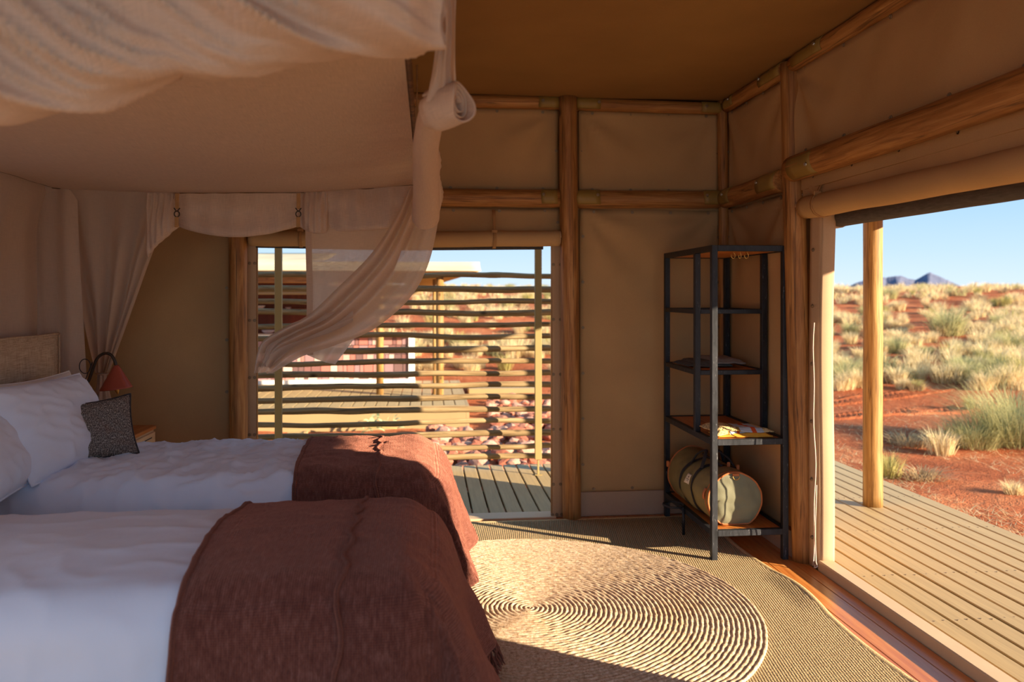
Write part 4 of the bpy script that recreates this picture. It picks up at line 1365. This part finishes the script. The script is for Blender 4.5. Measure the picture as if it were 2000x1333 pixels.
def pxcurve(pts, t):
    k = t*(len(pts)-1); i = min(int(k), len(pts)-2); f = k - i
    p0, p1, p2, p3 = pts[max(i-1,0)], pts[i], pts[i+1], pts[min(i+2, len(pts)-1)]
    r = []
    for a in range(len(p1)):
        r.append(.5*((2*p1[a]) + (p2[a]-p0[a])*f + (2*p0[a]-5*p1[a]+4*p2[a]-p3[a])*f*f + (-p0[a]+3*p1[a]-3*p2[a]+p3[a])*f**3))
    return r
def loft(left, right, Y0, fold, nfold, nu, nv, seed=0, gather=None, depth=None):
    """cloth between two edge curves (their pictures at depth Y0), pleated in depth"""
    def f(u, v):
        l, r = pxcurve(left, v), pxcurve(right, v)
        yv = Y0(v) if callable(Y0) else Y0
        a = at(l[0], l[1], Y=yv); b = at(r[0], r[1], Y=yv)
        p = a.lerp(b, u)
        amp = fold*(gather(v) if gather else 1)
        w = math.sin(u*math.pi*2*nfold + 1.6*math.sin(u*5+seed) + seed) + .5*nz(u*7+seed, v*2.2, seed)
        p.y += amp*w + .02*nz(u*2.5, v*3, seed+2) + (depth(u, v) if depth else 0)
        return p
    return MB().grid(f, nu, nv, su=1.0, sv=1.2)

# head-side curtain behind the headboard
def headcur(u, v):
    Y = lerp(1.98, 4.66, u); z = lerp(2.10, .12, v)
    zt = lerp(2.10, zfar(XC0), sstep(.5, 1, u))
    z = lerp(zt, .12, v)
    w = .022*math.sin(u*42 + 1.2*math.sin(u*14) + .5*v) * (.45 + .55*(1-v)) + .02*nz(u*5, v*2, 4)
    return (-2.09 - .05*sstep(0,.15,v) + w*.8*sstep(0,.1,v), Y, z + .02*(1-v))
MB().grid(headcur, 250, 50, su=2.7, sv=2).build('curtain', M['linen_sheer'], can)
# plain leaf that turns the corner beside the headboard
def cornerleaf(u, v):
    Y = lerp(4.64, 4.80, v)
    p0 = at(lerp(-60, lerp(150, 192, v**1.4), u), HY, Y=Y); zt = zfar(p0.x)
    w = .020*math.sin(u*19 + 1.5*math.sin(u*7) + .8*v)*(.5 + .5*math.sin(v*2)) + .02*nz(u*4, v*2, 11)
    return (p0.x, Y + w, lerp(zt, .06, v))
MB().grid(cornerleaf, 110, 60, su=.8, sv=2).build('curtain', M['linen_sheer'], can)
# far-side curtain gathered to its tie beside the lamp
tieL = [(52, 361), (82, 400), (118, 490), (148, 590), (170, 670), (188, 728)]
tieR = [(347, 377), (322, 432), (292, 500), (262, 585), (232, 668), (210, 728)]
tieY = lambda v: lerp(4.615, 5.12, v**1.2)
loft(tieL, tieR, tieY, .026, 4.2, 120, 80, 1.0, lambda v: .35 + .65*math.sin(min(1, v*1.3)*2.2), ).build('curtain', M['linen_sheer'], can)
hemL = [(338, 378), (312, 440), (283, 505), (255, 590), (226, 670), (206, 728)]
MB().tube([at(*pxcurve(tieR, k/60), Y=tieY(k/60) - .012) for k in range(61)], .012, 8, squash=.5, jitter=.2).build('curtain_hem', M['linen_hem'], can)
def below(u, v):
    c = at(lerp(199, 207, v), lerp(728, 1010, v), Y=5.13); a = u*6.2832
    r = lerp(.020, .085, sstep(0, .5, v)); k = 1 + .3*math.sin(a*6 + 2*v)
    return (c.x + r*k*math.cos(a), 5.13 + .6*r*k*math.sin(a), max(.1, c.z))
MB().grid(below, 60, 30, closeu=True, su=.5, sv=1).build('curtain_tail', M['linen'], can)
MB().tube([at(199 + 12*math.cos(a), 729 + 3*math.sin(a), Y=5.12 - .03*math.sin(a)) for a in [k*.3 for k in range(22)]], .006, 6).build('tie_band', M['linen_hem'], can)

# hitched-up valance
def swag(px0, px1, yb0, yb1, belly, seed):
    def f(u, v):
        px = lerp(px0, px1, u)
        a = at(px, HY, Y=4.60)
        zt = zfar(a.x) - .006
        yb = lerp(yb0, yb1, u) + belly*math.sin(math.pi*u)**.8
        zb__ = at(px, yb, Y=4.60).z
        if v < .78:
            t = v/.78; z = lerp(zt, zb__ + .03, t); y = 4.615 - .055*math.sin(t*1.7)*math.sin(math.pi*u)**.6
        else:
            th = (v-.78)/.22*3.6; yc = 4.615 - .055*math.sin(1.7)*math.sin(math.pi*u)**.6 + .03
            y = yc - .03*math.cos(th); z = zb__ + .03 - .03*math.sin(th)
        y += .006*math.sin(u*34 + seed)*(1-v*.3) + .016*nz(u*5, v*3, seed)
        # puckers radiating from the hitching straps
        e = min(u, 1-u)
        z += .006*math.sin(v*26)*math.exp(-e*9)
        return (a.x, y, z)
    MB().grid(f, 70, 44, su=.75, sv=.3).build('valance', M['linen'], can)
swag(345, 583, 440, 438, 25, 1.0)
swag(283, 346, 500, 441, 4, 2.0)
swag(583, 640, 440, 452, 10, 3.0)
swag(640, 812, 452, 440, 4, 6.0)
M['hook'] = plain('dark_hook', srgb(64,54,46), .5, .1, 10, metal=.6)
for px in (346, 583):
    X = at(px, HY, Y=4.55).x
    zs = [at(px, py, Y=4.55).z for py in (378, 408, 413, 424, 441)]
    MB().box((X - .010, 4.545, zs[1]), (X + .010, 4.552, zs[0]), .002).build('hitch_strap', M['webbing'], can)
    MB().box((X - .010, 4.535, zs[4] - .01), (X + .010, 4.545, zs[3]), .002).build('hitch_strap', M['webbing'], can)
    zc = (zs[2]+zs[3])/2
    MB().tube([(X + .014*math.cos(a), 4.545, zc + .016*math.sin(a)) for a in [k*.45 for k in range(14)]], .0032, 6, closed=True).build('ring', M['hook'], can)
    MB().tube([(X - .016, 4.546, zs[1] + .004), (X - .004, 4.546, zs[1] - .012), (X + .004, 4.546, zs[1] - .012), (X + .016, 4.546, zs[1] + .004)], .003, 6).build('hook', M['hook'], can)

# flat curtain leaf between hitch and foot corner
fl = [(594, 376), (597, 480), (599, 590), (598, 650), (600, 694)]
fr_ = [(806, 362), (790, 470), (745, 580), (700, 650), (655, 712)]
flat = loft(fl, fr_, 4.625, .010, 1.6, 70, 70, 3.0, depth=lambda u, v: -.05*v*v*math.sin(u*2.6))
flat.build('curtain', M['linen_sheer'], can)
MB().grid(lambda u, v: (lambda l: at(l[0] + u*12, l[1], Y=4.612 - .01*v*v))(pxcurve(fl, v)), 3, 50, su=.05, sv=1).build('curtain_hem', M['linen_hem'], can)
# leaf blown inwards by the wind
bl = [(800, 366), (772, 430), (728, 500), (672, 560), (618, 612), (566, 640), (527, 668), (511, 722)]
br_ = [(861, 352), (856, 430), (836, 520), (800, 585), (735, 640), (668, 668), (604, 690), (545, 723)]
def bd_(u, v): return -.30*math.sin(v*1.9) + .10*sstep(.7, 1, v)
loft(bl, br_, 4.56, .045, 2.3, 130, 130, 5.0, lambda v: .55 + .6*math.sin(v*3.0), bd_).build('curtain', M['linen_sheer'], can)
# loose lip of the blown leaf
l2 = [(690, 600), (640, 612), (596, 622), (556, 640), (527, 668), (513, 705)]
r2 = [(690, 640), (640, 668), (598, 680), (566, 694), (540, 710), (526, 722)]
loft(l2, r2, 4.33, .018, 1.2, 40, 50, 8.0).build('curtain', M['linen_sheer'], can)

# near side rolled up: a thick twisted swag just in front of the viewer
lowp = [(-1200, 236), (-700, 222), (-420, 240), (-140, 232), (0, 229), (95, 214), (190, 202), (245, 176), (300, 158), (345, 132), (420, 136), (490, 132), (545, 112), (680, 96), (800, 95), (862, 84)]
def lowz(px):
    for (a, ya), (b, yb) in zip(lowp, lowp[1:]):
        if a <= px <= b: return lerp(ya, yb, (px-a)/(b-a))
    return lowp[-1][1]
YSW = 1.80
def swagf(u, v):
    px = lerp(-1200, 862, u); X = at(px, HY, Y=YSW).x; u = (px + 140)/1002
    zb__ = at(px, lowz(px), Y=YSW - .03).z; zt = 2.36
    rv = (zt - zb__)/2; zc = (zt + zb__)/2
    a = v*6.2832
    endk = 1 - .55*sstep(.93, 1.0, u)
    rh = .115*endk*(1 + .3*min(1, 1-u))
    q = u*6.0; d = q*.85 + a*1.05
    ridge = (1 - abs(nz(d*1.05 + 2.3, q*.22, 1.0)))**3
    ridge2 = (1 - abs(nz(d*3.4 + 8, q*.5, 5.0)))**4
    k = 1 + .75*(ridge - .45) + .30*(ridge2 - .3) + .06*nz(q*2, a, 3)
    kz = 1 + .10*(ridge - .5)
    yy = YSW - rh*math.cos(a)*k; zz = zc + rv*math.sin(a)*(kz if math.sin(a) < 0 else 1)
    return (X + .03*(ridge-.5), yy, zz)
MB().grid(swagf, 430, 90, su=4.0, sv=.9, flip=True).build('rolled_side', M['linen'], can)

# foot side rolled up: roll with an open spiral end, the sheet that feeds it, and a sagging roll beyond
ra, rb_ = Vector(at(836, 214, Y=2.31)), Vector(at(903, 198, Y=2.245))
rd = (rb_ - ra).normalized(); rn_ = rd.cross(Vector((0,0,1))).normalized(); ru = rn_.cross(rd)
def roll1(u, v):
    a = u*6.2832; c = ra.lerp(rb_, v)
    r = .056*(1 + .07*nz(math.cos(a)*1.4, math.sin(a)*1.4 + v*2, 2) - .25*sstep(.35, 0, v)**2)
    return c + rn_*(r*math.cos(a)) + ru*(r*math.sin(a)*1.0) - Vector((0,0,.012))*(1-v) + rd*(.010*math.sin(a*2+1)*sstep(.7,1,v))
MB().grid(roll1, 44, 24, closeu=True, su=.4, sv=.2).build('rolled_side', M['linen'], can, solid=.006)
def spiral(u, v):
    th = u*15.0 + .5; r = .052*(1 - u*.72)
    return rb_ + rn_*(r*math.cos(th)) + ru*(r*math.sin(th)) - rd*(.012 + .09*v) 
MB().grid(spiral, 90, 6, su=1.2, sv=.1).build('roll_spiral', M['linen'], can, solid=.004)
sh_l = [(846, -30), (852, 60), (846, 130), (832, 200)]
sh_r = [(892, -30), (889, 60), (889, 140), (893, 190)]
loft(sh_l, sh_r, 2.24, .012, 1.3, 30, 40, 2.0).build('rolled_side', M['linen'], can)
sausage = [at(px, py, Y=Y) for px, py, Y in ((846, 212, 2.35), (838, 245, 2.5), (832, 290, 2.75), (833, 340, 3.1), (833, 385, 3.45), (831, 418, 3.72), (829, 432, 3.8))]
MB().tube(smooth(sausage, 8), [ (26/1555*max(.2, (p.y))*(.86 + .14*sstep(0,.2,i/48))*(1 if i < 42 else max(.06, math.sqrt(max(0, 1-((i-42)/6.3)**2)))) ) for i, p in enumerate(smooth(sausage, 8))], 26, jitter=.10, seed=3).build('rolled_side', M['linen'], can)
# crumpled remainder at the far foot corner
cr = [at(px, py, Y=Y) for px, py, Y in ((849, 300, 3.6), (851, 340, 3.9), (852, 380, 4.2), (849, 408, 4.4), (845, 424, 4.5))]
MB().tube(smooth(cr, 8), [.02 + .012*abs(nz(i*.5, 2)) + .012*math.sin(i*.1) for i in range(33)], 18, jitter=.5, seed=5).build('rolled_side', M['linen'], can)

# ------------------------------------------------------------------ open shelf in the corner
SX0, SX1, SY0, SY1, SYM = 1.585, 2.0, 4.318, 5.200, 4.60
TB = .034
SH = [.172, .683, 1.045, 1.41, 1.762]
sf = thing('steel_shelf', (1.8, 4.77, 0), 'tall open black steel shelf with pine boards in the corner', 'shelf')
def bar(name, lo, hi, mat='steel'): return MB().box(lo, hi, .002).build(name, M[mat], sf)
ZT = 1.782
for X in (SX0, SX1):
    for Y in (SY0, SY1):
        bar('leg', (X, Y, ZR*0 + (.012 if not (X > 1.9) else .001)), (X + TB, Y + TB, ZT))
for X in (SX0, SX1): bar('upright', (X, SYM, SH[1]), (X + TB, SYM + TB, ZT - TB))
for k, z in enumerate(SH):
    y0 = SY0 if k in (0, 1, 4) else SYM
    tb = TB if k in (0,1,4) else TB*.8
    zt = z + .006 if k < 4 else ZT
    for X in (SX0, SX1): bar('rail', (X + .001, y0 + TB, zt - tb), (X + TB - .001, SY1, zt))
    for Y in (y0, SY1): bar('rail', (SX0 + TB, Y + .001, zt - tb), (SX1, Y + TB - .001, zt))
    if k != 3:
        bz = zt - .004 if k < 4 else ZT - .012
        MB().box((SX0 + TB*.6, y0 + TB*.6, bz - .018), (SX1 + TB*.4, SY1 + TB*.4, bz), .002).build('board', M['pine_y'], sf)
# brass hooks under the top board
for i, (px, py) in enumerate(((1432, 497), (1445, 496), (1458, 493))):
    p = at(px, py, Y=SY0 + .14)
    zt = ZT - .03
    X = p.x
    MB().tube([(X, SY0 + .14, zt)] + [(X + .012*math.sin(a)*(1 if i != 1 else .6), SY0 + .14, zt - .022 - .016*math.cos(a)*-1) for a in [.3 + k*.42 for k in range(13)]], .0022, 6).build('hook', M['brass'], sf)
# ring with a leg below the bottom rail
rp = Vector((SX0 - .05, 4.86, .185))
MB().tube([(rp.x + .062*math.cos(a), rp.y + .075*math.sin(a), rp.z) for a in [k*.21 for k in range(30)]], .007, 8, closed=True).build('umbrella_ring', M['steel'], sf)
MB().tube([(SX0 - .005, 4.80, .185), (SX0 - .005, 4.80, .013)], .009, 8).build('ring_leg', M['steel'], sf)

# ------------------------------------------------------------------ duffel bag
M['olive'] = plain('olive_canvas_bag', srgb(132,116,70), .75, .14, 9, .3, 300)
M['grey_end'] = plain('grey_green_bag_end', srgb(128,126,100), .7, .1, 5, .25, 260)
M['bagstrap'] = plain('black_webbing', srgb(44,40,40), .8, .15, 40, .3, 200)
M['leather'] = plain('tan_leather', srgb(186,108,58), .6, .12, 20, .2, 120)
M['patch'] = plain('cream_patch', srgb(232,214,184), .8, .03, 10)
M['ink'] = plain('brown_ink', srgb(110,86,70), .8, .05, 10)
BZ = SH[0] + .006
bag = thing('duffel_bag', (1.78, 4.78, BZ), 'olive canvas duffel bag with tan trim on the bottom shelf', 'bag')
BX, BR = 1.762, .160
y0b, y1b = 4.425, 5.09
def bagp(th, t, off=0.0):
    """point on the bag: th round the barrel, t along it (0 = end near the viewer)"""
    Y = lerp(y0b, y1b, t) 
    r = BR*(1 - .035*math.sin(t*math.pi*2)*0 + .05*math.sin(math.pi*t)) 
    r *= 1 + .035*nz(math.cos(th)*1.8, math.sin(th)*1.8, t*4) + .018*nz(math.cos(th)*4, math.sin(th)*4 + t*3, t*9)
    # creases that run diagonally and the pinch at the zip
    r += .006*math.sin(th*3 + t*19)*math.sin(math.pi*t) 
    r += off
    x = r*math.cos(th); z = r*math.sin(th)*.97
    if z < -BR*.86: z = -BR*.86 - (z + BR*.86)*-.15
    sag = -.02*math.sin(math.pi*t)*max(0, math.sin(th))
    return Vector((BX - .03*t + x, Y, BZ + BR*.89 + z + sag + .03*t*max(0, math.sin(th))))
MB().grid(lambda u, v: bagp(u*6.2832, v), 72, 60, closeu=True).build('body', M['olive'], bag)
def endf(t, sg):
    def f(u, v):
        p = bagp(u*6.2832, t); c = Vector((BX - .03*t, p.y, BZ + BR*.85))
        q = c.lerp(p, v); q.y += sg*(.026*(1-v**2.5) + .006*nz(q.x*20, q.z*20, 3)*sstep(1,.85,v) + .010*nz(q.x*9, q.z*9, 8)*sstep(1,.8,v))
        return q
    return f
MB().grid(endf(0, -1), 72, 16, closeu=True, flip=True).build('end_panel', M['grey_end'], bag)
MB().grid(endf(1, 1), 72, 10, closeu=True).build('end_panel', M['olive'], bag)
for t, m_, r in ((.0, 'leather', .0055), (.055, 'leather', .003), (1.0, 'leather', .005)):
    MB().tube([bagp(k/72*6.2832, t, .001) for k in range(72)], r, 6, closed=True).build('piping', M[m_], bag)
for t in (.36, .62):
    MB().grid(lambda u, v: bagp(u*6.2832, t + (v-.5)*.045, .0045), 72, 3, closeu=True).build('strap', M['bagstrap'], bag)
MB().tube(smooth([bagp(2.2, .36, .004), bagp(1.9, .40, .05), bagp(1.75, .49, .066), bagp(1.9, .58, .05), bagp(2.2, .62, .004)], 8), .012, 8, squash=.5).build('handle', M['bagstrap'], bag)
MB().tube(smooth([bagp(.9, .36, .004), bagp(1.2, .40, .05), bagp(1.4, .49, .058), bagp(1.2, .58, .05), bagp(.9, .62, .004)], 8), .012, 8, squash=.5).build('handle', M['bagstrap'], bag)
MB().tube(smooth([bagp(1.55, .30, .006), bagp(1.6, .5, .004), bagp(1.57, .72, .006)], 8), .008, 6).build('zip', M['bagstrap'], bag)
for th, t in ((1.75, .34), (1.3, .3), (1.0, .28)):
    a = bagp(th, t, .012); MB().box(a - Vector((.010,.006,.018)), a + Vector((.010,.006,.016)), .005).build('zip_pull', M['leather'], bag)
a = bagp(2.75, .065, .006)
MB().grid(lambda u, v: bagp(lerp(2.75, 3.15, v), .05 + .035*u, .007 + .004*math.sin(v*3.1)), 4, 8).build('side_tab', M['leather'], bag, solid=.005)
a = bagp(2.7, 1.0, .01); MB().box(a - Vector((.02,.01,.03)), a + Vector((.0,.004,.01)), .004).build('side_tab', M['leather'], bag)
pt_ = MB().grid(lambda u, v: bagp(lerp(2.98, 2.60, v), lerp(.525, .435, u), .005), 6, 6).build('patch', M['patch'], bag, solid=.003)
def ink(pts, r=.0011): return MB().tube([bagp(lerp(2.98, 2.60, v), lerp(.525, .435, u), .0075) for u, v in pts], r, 5).build('print_mark', M['ink'], pt_)
ink([(.38,.62), (.5,.78), (.62,.62)]); ink([(.44,.62), (.5,.70), (.56,.62)])
ink([(.2,.42), (.3,.46), (.4,.42), (.5,.46), (.6,.42), (.7,.46), (.8,.42)], .0016); ink([(.3,.28), (.5,.29), (.7,.28)])
dc = bagp(math.pi/2, 0, -.014) + Vector((0,-.012,0))
MB().box(dc - Vector((.020,.004,.004)), dc + Vector((.020,.004,.012)), .003).build('ring_tab', M['leather'], bag)
MB().tube([dc + Vector((.020*math.cos(a), -.006, -.004 + .020*math.sin(a))) for a in [math.pi + k*.3142 for k in range(11)]], .0022, 6).build('d_ring', M['brass'], bag)

# ------------------------------------------------------------------ folded cloths on the shelf
def scarfmat():
    t = NT('spotted_scarf')
    uv = t.coord('UV'); sx = t.n.new('ShaderNodeSeparateXYZ'); t.l.new(uv, sx.inputs[0]); U, V_ = sx.outputs[0], sx.outputs[1]
    sp = t.voro(t.coord('UV', (1,1,1)), 44)
    spots = t.ramp(sp, [(.26, srgb(34,28,24)), (.34, srgb(226,196,138))], 'LINEAR')
    chev = t.wave(t.coord('UV'), 34, 'DIAGONAL', 0)
    grey = t.ramp(chev, [(.4, srgb(150,158,170)), (.6, srgb(224,226,228))])
    k = t.ramp(U, [(.0, 0.0), (.34, 0.0), (.35, 1.0), (.80, 1.0), (.81, 0.0)], 'CONSTANT')
    col = t.mix(k, spots, grey)
    s1 = t.ramp(U, [(.0, 0.0), (.345, 1.0), (.40, 0.0), (.95, 0.0)], 'CONSTANT')
    col = t.mix(s1, col, srgb(150,116,56))
    s2 = t.ramp(U, [(.0, 0.0), (.60, 1.0), (.68, 0.0), (.95, 0.0)], 'CONSTANT')
    col = t.mix(s2, col, srgb(214,84,36))
    t.set(color=col, rough=.8, spec=.2); t.bump(t.noise(uv, 300, 2), .2, .002)
    return t.m
M['scarf'] = scarfmat()
M['mustard'] = plain('mustard_lining', srgb(224,160,52), .8, .1, 20)
z3 = SH[1] + .004
sf1 = thing('folded_scarf', (1.80, 4.47, z3), 'folded spotted and striped scarf on the middle shelf', 'scarf')
def layer(X0, X1, Y0, Y1, z, th, seed, mat, skew=0.0, nm='fold', bulge=.0):
    def f(u, v):
        X = lerp(X0, X1, u) + skew*(v-.5); Y = lerp(Y0, Y1, v) + .012*math.sin(u*5+seed)
        e = min(u, 1-u, v, 1-v)
        zz = z + th*(.25 + .75*sstep(0, .14, e)) + .006*nz(u*4+seed, v*4, seed) + bulge*math.exp(-((u-.25)**2)*9) 
        return (X, Y, max(zz, z3 + .002))
    m = MB().grid(f, 44, 26, su=1, sv=.45)
    return m
layer(1.645, 1.965, 4.375, 4.53, z3, .020, 1, 'mustard').build('fold', M['mustard'], sf1, solid=.006)
layer(1.625, 1.975, 4.40, 4.60, z3 + .018, .024, 2, 'scarf', -.03, bulge=.012).build('fold', M['scarf'], sf1, solid=.006)
layer(1.64, 1.86, 4.385, 4.52, z3 + .006, .022, 5, 'scarf', .02, bulge=.006).build('fold', M['scarf'], sf1, solid=.006)
M['greywool'] = plain('grey_wool', srgb(98,92,84), .95, .2, 60, .4, 200)
M['greywool2'] = plain('pale_grey_wool', srgb(150,136,124), .95, .15, 60, .4, 200)
z4 = SH[2] + .004
bk = thing('folded_blanket', (1.80, 4.95, z4), 'folded grey fringed blanket on the upper shelf', 'blanket')
z3_, z3 = z3, z4
layer(1.65, 1.90, 4.80, 5.14, z4, .034, 3, 'greywool').build('fold', M['greywool'], bk, solid=.008)
layer(1.77, 1.97, 4.78, 5.16, z4 + .020, .030, 7, 'greywool2').build('fold', M['greywool2'], bk, solid=.008)
fr = MB(); rn = random.Random(4)
for k in range(24):
    Y = lerp(4.82, 5.12, k/23); q = Vector((1.66, Y, z4 + .02)); pts = [q.copy()]
    for j in range(4): q = q + Vector((-.012, rn.uniform(-.006,.006), -.003)); pts.append(q.copy())
    fr.tube(pts, [.004,.005,.004,.003,.002], 5)
fr.build('fringe', M['greywool'], bk, kind='stuff')
